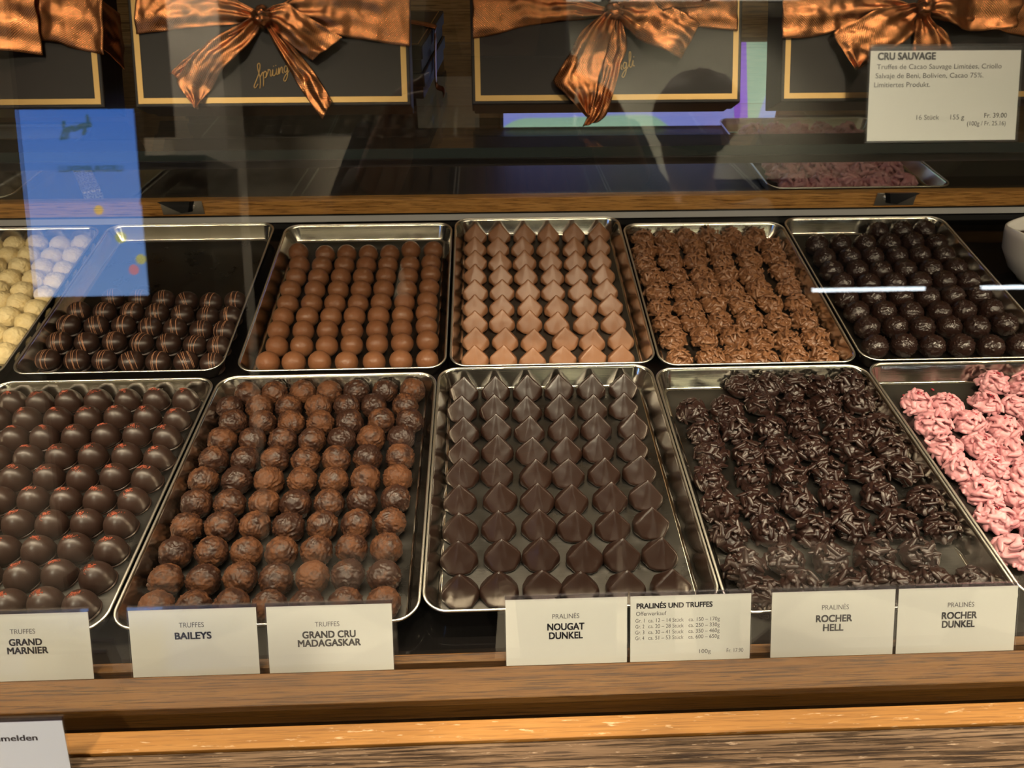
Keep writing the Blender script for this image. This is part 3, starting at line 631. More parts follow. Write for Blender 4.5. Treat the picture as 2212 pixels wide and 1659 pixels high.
'rochd': [[[-23.2,140.3],[6.3,141.3],[35.8,141.3],[65.0,137.5],[99.7,141.3]],[[-86.8,101.0],[-49.4,102.6],[-11.0,110.1],[24.1,103.8],[59.4,107.8],[97.7,109.5]],[[-82.9,67.7],[-47.7,71.9],[-12.1,70.8],[25.4,74.3],[64.8,69.7],[100.2,67.1]],[[-82.4,34.2],[-46.5,33.0],[-13.9,31.9],[19.5,38.4],[59.2,40.8],[99.6,33.3]],[[-94.6,-1.4],[-50.5,1.8],[-14.1,0.6],[24.9,6.4],[61.7,5.2],[100.8,3.8]],[[-92.3,-36.9],[-56.2,-33.8],[-19.6,-35.0],[18.6,-27.6],[61.1,-31.2],[100.8,-34.7]],[[-93.7,-71.6],[-56.0,-68.9],[-15.6,-68.2],[21.3,-61.4],[63.6,-64.8],[100.8,-68.1]],[[-90.1,-107.4],[-53.0,-101.0],[-13.4,-101.7],[27.3,-98.2],[66.6,-98.0]],[[-83.1,-137.1],[-49.3,-130.2],[-7.4,-130.5],[29.4,-127.6],[64.1,-127.6],[99.3,-129.6]]],
'pink': [[[23.5,139.0],[55.6,131.7],[89.6,131.7]],[[-80.5,105.8],[-50.2,99.7],[-4.3,103.4],[24.4,96.6],[58.2,96.6],[92.2,96.6]],[[-79.9,69.0],[-39.0,72.4],[-9.3,61.2],[24.7,61.2],[58.7,61.2],[92.7,61.2]],[[-85.4,31.0],[-48.2,34.7],[-19.6,27.5],[14.2,27.6],[48.2,27.6],[82.2,27.6]],[[-85.5,1.6],[-51.6,5.4],[-26.2,-9.5],[4.2,-9.0],[38.2,-9.0],[72.2,-9.0]],[[-78.7,-27.2],[-49.7,-32.8],[-14.4,-36.5],[19.0,-34.5],[53.0,-34.5],[87.0,-34.5]],[[-85.4,-61.2],[-56.4,-66.6],[-23.3,-66.4],[10.7,-66.4],[44.7,-66.4],[78.7,-66.4]],[[-90.4,-98.6],[-56.4,-98.6],[-22.4,-98.6],[11.6,-98.6],[45.6,-98.6],[79.6,-98.6]]]}
ORD = ['first', 'second', 'third', 'fourth', 'fifth', 'sixth', 'seventh', 'eighth', 'ninth', 'tenth', 'eleventh']
KIND = dict(cru=('chocolate_truffle', 'truffle', 'rough cocoa-dusted truffle', 'cocoa-dusted truffles'), white=('white_truffle', 'truffle', 'cream white truffle', 'white truffles'),
 milkt=('milk_chocolate_ball', 'chocolate', 'smooth milk chocolate ball', 'milk chocolate balls'), dome=('chocolate_dome', 'chocolate', 'dark zest-topped dome', 'dark domes with orange zest'),
 stripe=('striped_chocolate', 'chocolate', 'dark striped chocolate ball', 'striped dark chocolates'), pyr=('chocolate_pyramid', 'chocolate', 'dark chocolate pyramid', 'dark chocolate pyramids'),
 milkp=('milk_chocolate_pyramid', 'chocolate', 'milk chocolate pyramid', 'milk chocolate pyramids'), coco=('rough_chocolate_ball', 'chocolate', 'rough glossy dark ball', 'rough dark balls'),
 rochm=('milk_almond_cluster', 'chocolate', 'milk chocolate almond cluster', 'milk almond clusters'), rochd=('dark_almond_cluster', 'chocolate', 'dark chocolate almond cluster', 'dark almond clusters'),
 pink=('ruby_almond_cluster', 'chocolate', 'pink ruby almond cluster', 'pink almond clusters'))
rnd = random.Random(3)
for k, rows in ITEMS.items():
    c, v, n_, tilt = TF[k]; nm, cat, lab, grp = KIND[k]; nr = len(rows); cnt = 0
    for i, row in enumerate(rows):
        for j, (x, y) in enumerate(row):
            me = KM[k][rnd.randrange(len(KM[k]))]
            p = c + Vector((1, 0, 0)) * (x / 1000) + v * (y / 1000) + n_ * 0.00083
            if k in ('pyr', 'milkp'): rz = rnd.gauss(0, 0.09)
            elif k == 'stripe': rz = rnd.gauss(0.05, 0.16)
            elif k == 'dome': rz = rnd.gauss(0, 0.35)
            elif k == 'milkt': rz = rnd.gauss(0, 0.5)
            else: rz = rnd.uniform(0, 6.28)
            o = obj(nm, me, None, None, p, (0, 0, 0))
            o.rotation_euler = (Matrix.Rotation(tilt, 3, 'X') @ Matrix.Rotation(rz, 3, 'Z')).to_euler()
            s = rnd.uniform(0.975, 1.02) if k not in ('rochm', 'rochd', 'pink') else rnd.uniform(0.94, 1.06)
            o.scale = (s, s, s)
            rowname = 'back row' if i == 0 else 'front row' if i == nr - 1 else '%s row from back' % ORD[i]
            tag(o, '%s, %s from %s in %s of its tray' % (lab, ORD[len(row) - 1 - j] if k in ('dome', 'white') else ORD[j], 'right' if k in ('dome', 'white') else 'left', rowname), cat, grp + ' on their tray')
            if k == 'dome': obj('orange_zest', ZEST[rnd.randrange(len(ZEST))], None, o)
            if k == 'stripe': obj('drizzle', DRIZ[rnd.randrange(len(DRIZ))], None, o)
            if k == 'pink' and rnd.random() < 0.8: obj('raspberry_crumbs', BERRY[rnd.randrange(len(BERRY))], None, o)
            cnt += 1
# loose raspberry crumbs lying on the pink tray
c, v, n_, tilt = TF['pink']
for i, (x, y, w) in enumerate(((-0.082, 0.128, 'corner'), (-0.062, 0.137, 'middle'), (-0.045, 0.137, 'cluster'))):
    b = ico(1.0, 2)
    for q in b.verts: q.co = Vector((q.co.x * 0.0022, q.co.y * 0.0012, q.co.z * 0.0010 + 0.001)) * (1 + 0.3 * noise.noise(q.co * 2 + Vector((i, 0, 0))))
    o = obj('raspberry_crumb', mesh_of(b), M['berry'], None, c + Vector((x, 0, 0)) + v * y + n_ * 0.0008, (0, 0, i))
    tag(o, ['loose dark red raspberry crumb, leftmost of three on the pink tray floor', 'loose dark red raspberry crumb, middle of three on the pink tray floor', 'loose dark red raspberry crumb, rightmost of three on the pink tray floor'][i], 'crumb', 'loose raspberry crumbs')

# ------------------------------------------------------------------ writing
def text_mesh(body, bold=0.0, space=1.0):
    cu = bpy.data.curves.new('txt', 'FONT'); cu.body = body; cu.size = 1.0; cu.offset = bold; cu.space_character = space
    cu.resolution_u = 4
    o = bpy.data.objects.new('txt', cu); COL.objects.link(o)
    return evaluated(o, 'lettering')
def thicken(me, dx, dy):
    b = bmesh.new()
    for ax, ay in ((-dx, -dy), (-dx, dy), (dx, -dy), (dx, dy), (0, 0)):
        n0 = len(b.verts); b.from_mesh(me); b.verts.ensure_lookup_table()
        for v in b.verts[n0:]: v.co.x += ax; v.co.y += ay
    b.to_mesh(me); b.free(); return me
def put_text(parent, items, k, xc, yc, z, mats, name='lettering', ky=None):
    """items: (body, x, y, width, cap height, bold, ink) in the card's drawing units; one mesh per line"""
    for (body, x, y, w, h, bold, ink) in items:
        me = text_mesh(body)
        xs = [v.co.x for v in me.vertices]; x0, x1 = min(xs), max(xs)
        ref = 0.70  # cap height of the face at size 1
        sx = w / (x1 - x0); sy = h / ref
        for v in me.vertices:
            v.co = Vector((((v.co.x - x0) * sx - w / 2 + (x - xc)) * k, (yc - y) * (ky or k) + (v.co.y - ref / 2) * sy * (ky or k), 0))
        setmat(me, mats[ink])
        if bold: me = thicken(me, bold * 2.2 * sx * k, bold * 1.8 * sy * k)
        o = obj(name, me, None, parent, (0, 0, z))
INK = [M['ink'], M['inkgrey']]
def price_tag(x0, x1, y, z, hgt, items, xc_px, y_bot_px, k, label, name='price_tag', mat=None, lean=30.5, ky=None):
    """acrylic holder leaning back with a paper card; origin at the middle of its lower edge"""
    r = empty(name, ((x0 + x1) / 2, y, z), (R(90 - lean), 0, 0)); tag(r, label, 'price tag', 'price tags in clear holders')
    w = (x1 - x0) / 2
    cdo = obj('card', boxm(-w + 0.0006, w - 0.0006, 0.0, hgt - 0.0025, -0.00025, 0.00025), mat or M['card'], r)
    b = bmesh.new()
    box(b, -w, w, -0.001, hgt, 0.0006, 0.0016); box(b, -w, w, -0.001, hgt, -0.0016, -0.0006)
    box(b, -w, w, hgt, hgt + 0.0010, -0.0016, 0.0016)
    obj('holder', b, M['acrylic'], r)
    obj('folded_edge', boxm(-w, w, hgt - 0.0022, hgt + 0.0003, -0.00055, 0.00055), M['acrylicedge'], r)
    put_text(cdo, items, k, xc_px, y_bot_px, 0.0004, INK, ky=ky)
    return r
TY, TZ = 0.3165, 0.878
def stag(x0, x1, px0, px1, ybot, items, label):
    k = (x1 - x0) / (px1 - px0) / 1.0
    return price_tag(x0, x1, TY, TZ, 0.0555, items, (px0 + px1) / 2, ybot, k, label, ky=k * 1.076)
stag(-.3985, -.3035, -80, 197, 1468, [('TRUFFES', 52, 1361, 54, 10.5, 0, 1), ('GRAND', 56, 1384, 70, 14, .016, 0), ('MARNIER', 59, 1402, 87, 14, .016, 0)], 'cream card lettered GRAND MARNIER in clear holder, before the dark domes')
stag(-.2751, -.1790, 280, 559, 1457, [('TRUFFES', 416, 1347, 54, 10.5, 0, 1), ('BAILEYS', 418, 1370, 78, 14.5, .016, 0)], 'cream card lettered BAILEYS in clear holder, before the cocoa truffles')
stag(-.1726, -.0772, 577, 850, 1447, [('TRUFFES', 708, 1345, 53, 10.5, 0, 1), ('GRAND CRU', 711, 1367, 114, 14.5, .016, 0), ('MADAGASKAR', 711, 1385, 135, 14.5, .016, 0)], 'cream card lettered GRAND CRU MADAGASKAR in clear holder, before the cocoa truffles')
stag(.0079, .1023, 1091, 1356, 1432, [('PRALINÉS', 1222, 1330, 58, 10, 0, 1), ('NOUGAT', 1222, 1352, 79, 14, .016, 0), ('DUNKEL', 1222, 1370.5, 72, 14, .016, 0)], 'cream card lettered NOUGAT DUNKEL in clear holder, before the dark pyramids')
rows = []
for yy, a_, b_, c_ in ((1337.5, 'Gr. 1', 'ca. 12 – 14 Stück', 'ca. 150 – 170g'), (1349.7, 'Gr. 2', 'ca. 20 – 28 Stück', 'ca. 250 – 330g'), (1362, 'Gr. 3', 'ca. 30 – 41 Stück', 'ca. 350 – 460g'), (1374, 'Gr. 4', 'ca. 51 – 53 Stück', 'ca. 600 – 650g')):
    rows += [(a_, 1382, yy, 19, 8, 0, 1), (b_, 1438, yy, 76, 8, 0, 1), (c_, 1520, yy, 67, 8, 0, 1)]
stag(.1037, .1982, 1360, 1622, 1424, [('PRALINÉS UND TRUFFES', 1456, 1307, 162, 10.5, .016, 0), ('Offenverkauf', 1406, 1323, 65, 8.5, 0, 1)] + rows + [('100g', 1523, 1405, 25, 8.5, 0, 1), ('Fr. 17.90', 1588, 1405, 36, 8.5, 0, 1)], 'cream price list card lettered PRALINÉS UND TRUFFES in clear holder beside NOUGAT DUNKEL')
stag(.2134, .3110, 1665, 1933, 1416, [('PRALINÉS', 1803, 1314, 58, 10, 0, 1), ('ROCHER', 1801, 1337, 77, 14, .016, 0), ('HELL', 1800, 1356, 43, 14, .016, 0)], 'cream card lettered ROCHER HELL in clear holder, before the dark almond clusters')
stag(.3124, .4078, 1936, 2196, 1408, [('PRALINÉS', 2073, 1309, 57, 10, 0, 1), ('ROCHER', 2071, 1331, 75, 14, .016, 0), ('DUNKEL', 2070, 1349, 70, 14, .016, 0)], 'cream card lettered ROCHER DUNKEL in clear holder, before the dark almond clusters')
price_tag(.2370, .3326, .449, 1.2362, .0560, [('CRU SAUVAGE', 1953, 128, 123, 14.5, .018, 0), ('Truffes de Cacao Sauvage Limitées, Criollo', 2024, 150, 268, 10.5, 0, 1), ('Salvaje de Beni, Bolivien, Cacao 75%.', 2004, 169, 232, 10.5, 0, 1),
  ('Limitiertes Produkt.', 1946, 188, 120, 10.5, 0, 1), ('16 Stück', 2005, 258, 49, 10.5, 0, 1), ('155 g', 2069, 258, 30, 10.5, 0, 1), ('Fr. 39.00', 2152, 255, 49, 10.5, 0, 1), ('(100g / Fr. 25.16)', 2133, 272, 84, 9.5, 0, 1)], 2037, 308, .0956 / 327, 'cream card lettered CRU SAUVAGE in clear holder on the glass shelf', ky=.0002797)
price_tag(-.3870, -.2845, .2405, .8862, .0460, [('anmelden', -318.5, -323.5, 31, 4.4, 0.01, 1)], -335.75, -292, .001, 'white card lettered anmelden in clear holder on the counter ledge', mat=M['cardcool'], lean=24)

# ------------------------------------------------------------------ gift boxes with copper bows
BOWS = {
'b1': {'knot':[],'st':[['ribbon_tail',[[-326.3,70.9],[-304.4,69.5],[-285.2,68.1],[-271.3,68.0]],[[-330.8,30.7],[-308.4,31.7],[-288.8,32.4],[-271.3,30.9]],5],['ribbon_band',[[-339.9,72.3],[-265.4,72.0],[-231.5,71.9]],[[-343.1,44.3],[-269.9,39.6],[-254.9,35.7],[-235.0,31.5]],1]]},
'b2': {'knot':[-135.2,51.9],'st':[['ribbon_band',[[-212.3,71.9],[-181.9,70.4],[-154.2,63.6],[-137.8,55.5]],[[-214.6,43.6],[-197.5,45.2],[-173.7,47.5],[-138.7,50.1]],1],['ribbon_band',[[-132.1,55.4],[-114.5,66.2],[-85.9,71.5],[-44.4,71.3]],[[-131.9,50.0],[-104.3,43.6],[-75.9,39.7],[-45.6,35.1]],1],['ribbon_tail',[[-143.7,51.4],[-155.3,46.6],[-167.1,39.3],[-177.6,31.2],[-186.9,21.1],[-190.7,14.8],[-187.3,7.9],[-180.2,-1.6]],[[-134.7,50.0],[-140.6,41.9],[-147.7,32.9],[-154.9,26.4],[-162.8,19.3],[-169.0,11.9],[-174.6,5.0],[-179.1,-1.9]],4],['ribbon_tail',[[-138.0,51.4],[-155.4,46.1],[-176.0,34.7],[-192.5,22.2],[-191.9,18.9]],[[-138.3,47.3],[-150.0,40.6],[-170.7,29.2],[-185.5,20.0],[-189.9,14.5]],2],['ribbon_loop',[[-133.6,54.1],[-120.0,58.9],[-108.2,51.8],[-86.8,39.2]],[[-132.5,48.7],[-125.5,41.0],[-116.3,33.0],[-106.0,26.1]],7],['ribbon_tail',[[-135.3,48.7],[-130.3,37.8],[-122.0,22.6],[-113.3,7.3],[-102.0,-9.0]],[[-129.7,48.7],[-118.4,35.5],[-108.7,23.9],[-101.5,12.8],[-95.4,1.0]],3]]},
'b3': {'knot':[82.0,54.5],'st':[['ribbon_band',[[-6.0,69.8],[17.0,71.1],[45.8,67.0],[79.1,57.3]],[[-6.4,39.8],[9.3,42.5],[31.1,47.9],[79.1,51.8]],1],['ribbon_band',[[84.9,57.3],[118.4,69.4],[160.7,70.7]],[[84.9,51.8],[127.5,46.9],[161.4,43.4]],1],['ribbon_tail',[[74.7,52.6],[61.6,42.2],[54.2,29.8],[46.8,18.7],[43.9,12.3],[52.6,3.3],[64.7,-8.7]],[[83.5,52.6],[79.4,36.6],[76.2,25.5],[73.3,17.2],[71.2,10.2],[69.4,1.7],[66.1,-9.0]],5],['ribbon_tail',[[80.6,53.2],[77.1,33.9],[74.7,22.7],[71.2,10.2],[67.3,-3.9],[62.3,-14.4]],[[86.4,52.6],[90.9,35.2],[86.5,21.3],[81.8,5.9],[78.0,-6.8],[72.7,-11.6]],3],['ribbon_loop',[[82.0,57.3],[103.9,60.7],[121.5,54.4],[135.7,45.7]],[[82.9,51.0],[92.3,42.1],[103.5,33.7],[124.2,25.2]],7],['ribbon_loop',[[83.5,58.6],[100.8,74.9],[124.1,77.6],[144.6,70.7]],[[84.9,53.1],[103.9,51.4],[118.5,55.2],[142.0,57.9]],5]]},
'b4': {'knot':[278.3,55.6],'st':[['ribbon_band',[[188.7,69.2],[221.1,70.5],[250.9,66.3],[275.2,57.9]],[[190.0,38.8],[204.5,38.7],[222.3,42.0],[275.5,51.8]],1],['ribbon_band',[[281.1,57.9],[316.3,68.8],[367.3,70.0]],[[282.4,50.9],[336.3,41.4],[370.2,33.6]],1],['ribbon_tail',[[273.7,57.9],[248.5,54.1],[235.4,47.5],[221.4,40.9],[227.2,30.2],[234.6,18.3]],[[278.4,52.9],[274.4,44.0],[267.4,35.6],[258.7,29.5],[248.5,23.9],[237.6,18.9]],6],['ribbon_tail',[[275.4,53.7],[274.0,35.6],[273.4,24.3],[271.7,11.6]],[[281.4,53.7],[297.6,34.0],[302.9,21.3],[302.1,9.9]],3],['ribbon_loop',[[276.6,57.9],[295.3,70.2],[322.0,72.9],[341.9,67.3]],[[281.4,52.3],[298.5,43.3],[315.2,41.5],[336.9,42.0]],6]]}}
LOGO = [[(-.3,-.5),(-.75,-.95),(-.95,-.7),(-.6,-.1),(.0,.9),(.35,1.9),(.25,2.35),(-.05,2.1),(.0,1.2),(.15,.3),(.05,-.7),(-.1,-1.2)],
 [(.2,.35),(.65,.95),(.7,.4),(.5,-1.1)], [(.62,.45),(.95,.98),(1.2,.75),(1.05,.15),(.8,.1)],
 [(1.1,.1),(1.5,.9),(1.5,1.1),(1.85,.9),(1.75,.2),(1.95,.05)], [(1.95,.1),(2.25,.95),(2.15,.2),(2.4,.05),(2.75,.5),(2.85,.95),(2.75,.2),(2.95,.05)],
 [(2.4,1.35),(2.42,1.45)], [(2.75,1.35),(2.77,1.45)], [(2.95,.05),(3.2,.95),(3.15,.05),(3.45,.8),(3.7,.9),(3.65,.2),(3.85,.05)],
 [(4.5,.8),(4.2,.97),(3.95,.5),(4.1,.08),(4.4,.3),(4.55,.9),(4.4,-.4),(4.0,-1.1),(3.7,-.9),(4.1,-.3),(4.7,.1)],
 [(4.7,.1),(5.2,1.2),(5.3,2.1),(5.1,2.25),(5.0,1.4),(5.0,.2),(5.3,.05)], [(5.3,.05),(5.6,.95),(5.55,.2),(5.8,.1)], [(5.75,1.35),(5.77,1.45)]]
def logo_mesh(w, rot=14, rad=0.035, mirror=False, depth=0.0):
    b = bmesh.new(); k = w / 6.7; ca, sa = math.cos(R(rot)), math.sin(R(rot))
    for s in LOGO:
        P = spline([Vector((x + y * 0.18, y, 0)) for x, y in s], 7)
        Q = []
        for p in P:
            x, y = (p.x - 2.4) * k, (p.y - 0.4) * k
            x, y = x * ca - y * sa, x * sa + y * ca
            Q.append((-x if mirror else x, y, 0))
        tube(b, Q, rad * k * 2.2, 6)
    for v in b.verts: v.co.z *= 0.35
    return mesh_of(b, 'logo')
def resample(P, n):
    S = spline([Vector((p[0], p[1], 0)) for p in P], 12); d = [0]
    for a, c in zip(S, S[1:]): d.append(d[-1] + (c - a).length)
    out = []; j = 0
    for i in range(n):
        t = d[-1] * i / (n - 1)
        while j < len(d) - 2 and d[j + 1] < t: j += 1
        f = (t - d[j]) / max(1e-9, d[j + 1] - d[j]); out.append(S[j].lerp(S[j + 1], min(1, max(0, f))))
    return out
def ribbon_mesh(A, B_, nrm, kind, seed, thick=0.0004):
    nu, nv = 70, 22
    A = resample(A, nu); B_ = resample(B_, nu); b = bmesh.new(); uvl = b.loops.layers.uv.new('UVMap')
    rnd = random.Random(seed); o = Vector((seed * 3.1, 0, seed)); G = []
    wmax = max((p - q).length for p, q in zip(A, B_)); ln = 0; us = []
    for i in range(nu):
        if i: ln += ((A[i] - A[i - 1]).length + (B_[i] - B_[i - 1]).length) / 2
        us.append(ln)
    for i in range(nu):
        row = []; w = (A[i] - B_[i]).length; sq = 1 - w / wmax
        for j in range(nv):
            t = j / (nv - 1); p = A[i].lerp(B_[i], t)
            pl = math.sin(t * math.pi * 5 + seed * 1.7 + 1.5 * noise.noise(Vector((i * 0.06, t, seed))))
            z = nrm + pl * (0.5 + 2.2 * sq) * 0.75
            z += 2.6 * noise.noise(Vector((us[i] * 0.055, t * 2.2, 0)) + o) + 1.0 * noise.noise(Vector((us[i] * 0.16, t * 4.5, 3)) + o)
            if kind != 'ribbon_band': z += 2.2 * math.sin(us[i] * 0.13 + seed) * (0.4 + 0.6 * t) + 1.2 * math.sin(t * math.pi)
            else: z += 1.6 * math.sin(t * math.pi)
            z = max(z, 0.3 + 0.25 * nrm)
            row.append(b.verts.new((p.x / 1000, p.y / 1000, z / 1000)))
        G.append(row)
    for i in range(nu - 1):
        for j in range(nv - 1):
            f = b.faces.new((G[i][j], G[i + 1][j], G[i + 1][j + 1], G[i][j + 1])); f.smooth = True
            for lp, (ii, jj) in zip(f.loops, ((i, j), (i + 1, j), (i + 1, j + 1), (i, j + 1))):
                lp[uvl].uv = (us[ii] / 1000, jj / (nv - 1) * wmax / 1000)
    bmesh.ops.recalc_face_normals(b, faces=b.faces)
    if b.faces[0].normal.z < 0: bmesh.ops.reverse_faces(b, faces=b.faces)
    bmesh.ops.solidify(b, geom=b.faces[:], thickness=thick)
    return mesh_of(b, 'ribbon')
BT, BW, BH = 0.030, 0.1723, 0.122
BX = dict(b1=-0.2375 - BW, b2=-0.2187, b3=-0.0078, b4=0.1905)
BL = dict(b1='dark brown gift box with copper bow, partly out of view beside the blue screen reflection', b2='dark brown gift box with copper bow and gold script logo uncovered',
          b3='dark brown gift box whose copper bow tail hides the gold logo', b4='dark brown gift box with copper bow behind the CRU SAUVAGE card')
for k in ('b1', 'b2', 'b3', 'b4'):
    x0 = BX[k]
    r = empty('gift_box', (x0 + BW / 2, 0.507, 1.2352), (R(90 - 30.5), 0, 0)); tag(r, BL[k], 'gift box', 'gift boxes with copper bows')
    w = BW / 2
    obj('box_base', boxm(-w + 0.0012, w - 0.0012, 0.0012, BH - 0.0012, 0.0, 0.020, 0.0006), M['box'], r)
    obj('lid', boxm(-w, w, 0.0, BH, 0.012, BT, 0.0008), M['box'], r)
    b = bmesh.new(); g0, g1 = 0.0022, 0.0056
    for (i0, i1) in ((g0, g1),):
        for (a0, a1, c0, c1) in ((-w + i0, w - i0, i0, i1), (-w + i0, w - i0, BH - i1, BH - i0), (-w + i0, -w + i1, i1, BH - i1), (w - i1, w - i0, i1, BH - i1)):
            box(b, a0, a1, c0, c1, BT - 0.0001, BT + 0.0003)
    obj('gold_frame', b, M['gold'], r)
    dx = (x0 + BW / 2) * 1000
    if k in ('b2', 'b3'):
        lx, ly = (-0.1315, 0.0200) if k == 'b2' else (0.0820, 0.0208)
        obj('logo', logo_mesh(0.0275, 14), M['gold'], r, (lx - dx / 1000, ly, BT + 0.0003))
    def loc(P): return [(p[0] - dx, p[1]) for p in P]
    seed = dict(b1=1, b2=2, b3=3, b4=4)[k] * 10
    for i, (nm, A, B_, n) in enumerate(BOWS[k]['st']):
        obj(nm, ribbon_mesh(loc(A), loc(B_), n, nm, seed + i), M['ribbon'], r, (0, 0, BT))
    if k == 'b1':   # the band goes round the side
        obj('ribbon_band', ribbon_mesh([(0, 36), (10, 35), (20, 33), (29, 31)], [(0, 66), (10, 66), (20, 66), (29, 66)], 0.3, 'ribbon_band', 5), M['ribbon'], r, (w + 0.0002, 0, BT), (0, R(90), 0))
    kn = BOWS[k]['knot']
    if kn:
        b = ico(1.0, 4)
        for v in b.verts:
            n = v.co.normalized(); d = 1 + 0.16 * math.sin(n.y * 9 + 2 * noise.noise(n * 2)) * (1 - abs(n.y)) + 0.15 * noise.noise(n * 2.5 + Vector((seed, 0, 0)))
            v.co = Vector((n.x * 0.0062 * d, n.y * 0.0066 * d, 0.0055 + n.z * 0.0052 * d))
        obj('ribbon_knot', mesh_of(b, 'knot'), M['ribbon'], r, ((kn[0] - dx) / 1000, kn[1] / 1000, BT))
# two flat boxes stacked behind, with a narrow lilac-lit ribbon
def flat_box(z, label, ribbon):
    r = empty('flat_gift_box', (-0.126, 0.606, z), (0, 0, R(-5.5))); tag(r, label, 'gift box', 'flat boxes stacked behind the bows')
    obj('box_base', boxm(-0.0885, 0.0885, -0.0535, 0.0535, 0.0, 0.009, 0.0005), M['box'], r)
    obj('lid', boxm(-0.09, 0.09, -0.055, 0.055, 0.0085, 0.0178, 0.0008), M['box'], r)
    b = bmesh.new()
    for (a0, a1, c0, c1) in ((-.087, .087, -.052, -.0512), (-.087, .087, .0512, .052), (-.087, -.0862, -.0512, .0512), (.0862, .087, -.0512, .0512)): box(b, a0, a1, c0, c1, .0177, .0180)
    obj('gold_frame', b, M['gold'], r)
    if ribbon:
        b = bmesh.new(); tubepts = spline([(0.0, 0.012, 0.0215), (0.05, 0.006, 0.0215), (0.088, -0.002, 0.0188), (0.0912, -0.004, 0.014), (0.0912, -0.010, -0.004), (0.092, -0.016, -0.019), (0.099, -0.030, -0.0185), (0.102, -0.046, -0.0180)], 8)
        rows_ = [[b.verts.new(p + Vector((0, s * 0.0045, 0.0004 * s))) for s in (-1, -0.3, 0.3, 1)] for p in tubepts]
        for P, Q in zip(rows_, rows_[1:]):
            for i in range(3): b.faces.new((P[i], Q[i], Q[i + 1], P[i + 1]))
        bmesh.ops.recalc_face_normals(b, faces=b.faces)
        bmesh.ops.solidify(b, geom=b.faces[:], thickness=0.0004)
        obj('ribbon', mesh_of(b), M['ribbon'], r)
flat_box(1.2352, 'flat dark box at the bottom of the small stack behind the gift boxes', False)
flat_box(1.25345, 'flat dark box with narrow ribbon on top of the small stack', True)

# ------------------------------------------------------------------ dim shelf behind: trays, screen, paper
def shelf_tray(x0, x1, y0, y1, label):
    w, l = x1 - x0, y1 - y0
    o = obj('serving_tray', tray_mesh(w, l), [M['tray'], M['trayfloor']], None, ((x0 + x1) / 2, (y0 + y1) / 2, 0.9228)); tag(o, label, 'tray', 'silver serving trays')
    obj('rim', rim_mesh(w, l), M['rimsteel'], o)
shelf_tray(0.43, 0.715, 1.052, 1.372, 'dim silver tray of pink clusters on the oak shelf behind glass')
for i in range(5):
    for j in range(6):
        o = obj('ruby_almond_cluster', KM['pink'][(i * 3 + j) % 6], None, None, (0.4795 + i * 0.0425 + rnd.gauss(0, 0.001), 1.082 + j * 0.046 + rnd.gauss(0, 0.001), 0.9237), (0, 0, rnd.uniform(0, 6.28)))
        o.scale = (1.36, 1.36, 1.5)
        tag(o, 'dim pink almond cluster behind glass, %s from left in %s row from front' % (ORD[i], ORD[j]), 'chocolate', 'pink clusters on the oak shelf')
shelf_tray(-0.985, -0.700, 1.052, 1.372, 'dim silver tray of greyish truffles on the oak shelf behind glass')
M['greyt'] = choc('grey_dusted', (0.075, 0.06, 0.05), (0.11, 0.09, 0.075), 0.7)
greym = [setmat(truffle(60 + i, 0.0165, 0.7, 0.4), M['greyt']) for i in range(4)]
for i in range(3):
    for j in range(4):
        o = obj('dusted_truffle', greym[(i + j) % 4], None, None, (-0.728 - i * 0.036 - (j % 2) * 0.008, 1.083 + j * 0.036, 0.9237), (0, 0, rnd.uniform(0, 6.28)))
        tag(o, 'dim greyish truffle behind glass, %s from right in %s row from front' % (ORD[i], ORD[j]), 'truffle', 'greyish truffles on the oak shelf')
def speck():
    t = NT('gold_speckle'); nz = t.n('TexNoise', Vector=t.coords('Object'), Scale=420.0, Detail=2.0)
    t.pbsdf(Base_Color=t.ramp(nz.outputs[0], [(0.42, c4(0.16, 0.10, 0.04)), (0.55, c4(0.75, 0.6, 0.34))]), Roughness=0.4, Metallic=0.3); return t.m
o = obj('speckled_strip', boxm(-0.013, 0.013, -0.10, 0.10, 0.0, 0.022, 0.002), speck(), None, (-0.640, 1.160, 0.9232), (0, 0, R(30)))
tag(o, 'gold speckled strip lying aslant on the oak shelf beside greyish truffles', 'strip')

def screen_mat(name, w, h, strength):
    t = NT(name); tc = t.n('TexCoord'); sp = t.n('SeparateXYZ', i0=tc.outputs['Object'])
    x, z = sp.outputs[0], sp.outputs[2]
    nz = t.n('TexNoise', Vector=t.coords('Object', (5, 1, 5)), Scale=1.0, Detail=0.0)
    a = t.ramp(nz.outputs[0], [(0.0, c4(0.30, 0.30, 0.95)), (0.44, c4(0.34, 0.36, 0.95)), (0.45, c4(0.42, 0.62, 0.46)), (0.56, c4(0.50, 0.70, 0.52)), (0.57, c4(0.48, 0.54, 1.0)), (1.0, c4(0.6, 0.65, 1.0))])
    wv = t.n('Math', operation='MULTIPLY_ADD', i0=z, i1=0.22, i2=x)
    f = t.n('Math', operation='COMPARE', i0=wv.outputs[0], i1=w * 0.5 - 0.060, i2=0.013)
    col = t.mix(f.outputs[0], a, c4(0.36, 0.14, 0.90))
    e = t.n('Emission', Color=col, Strength=strength); t.l(e.outputs[0], t.out.inputs[0]); return t.m
scr = empty('display_screen', (0.290, 1.388, 0.9228)); tag(scr, 'glowing lilac and mint screen behind the gift boxes', 'screen')
obj('panel', boxm(-0.255, 0.255, 0.0, 0.002, 0.004, 0.150), screen_mat('lilac_screen', 0.51, 0.13, 0.95), scr)
obj('casing', boxm(-0.262, 0.262, 0.0022, 0.014, 0.0, 0.156, 0.002), M['phone'], scr)
pp = obj('paper_sign', boxm(-0.07, 0.045, 0.0, 0.001, 0.0, 0.092), plain('grey_paper', (0.55, 0.53, 0.52), 0.7), None, (-0.055, 1.40, 0.9228))
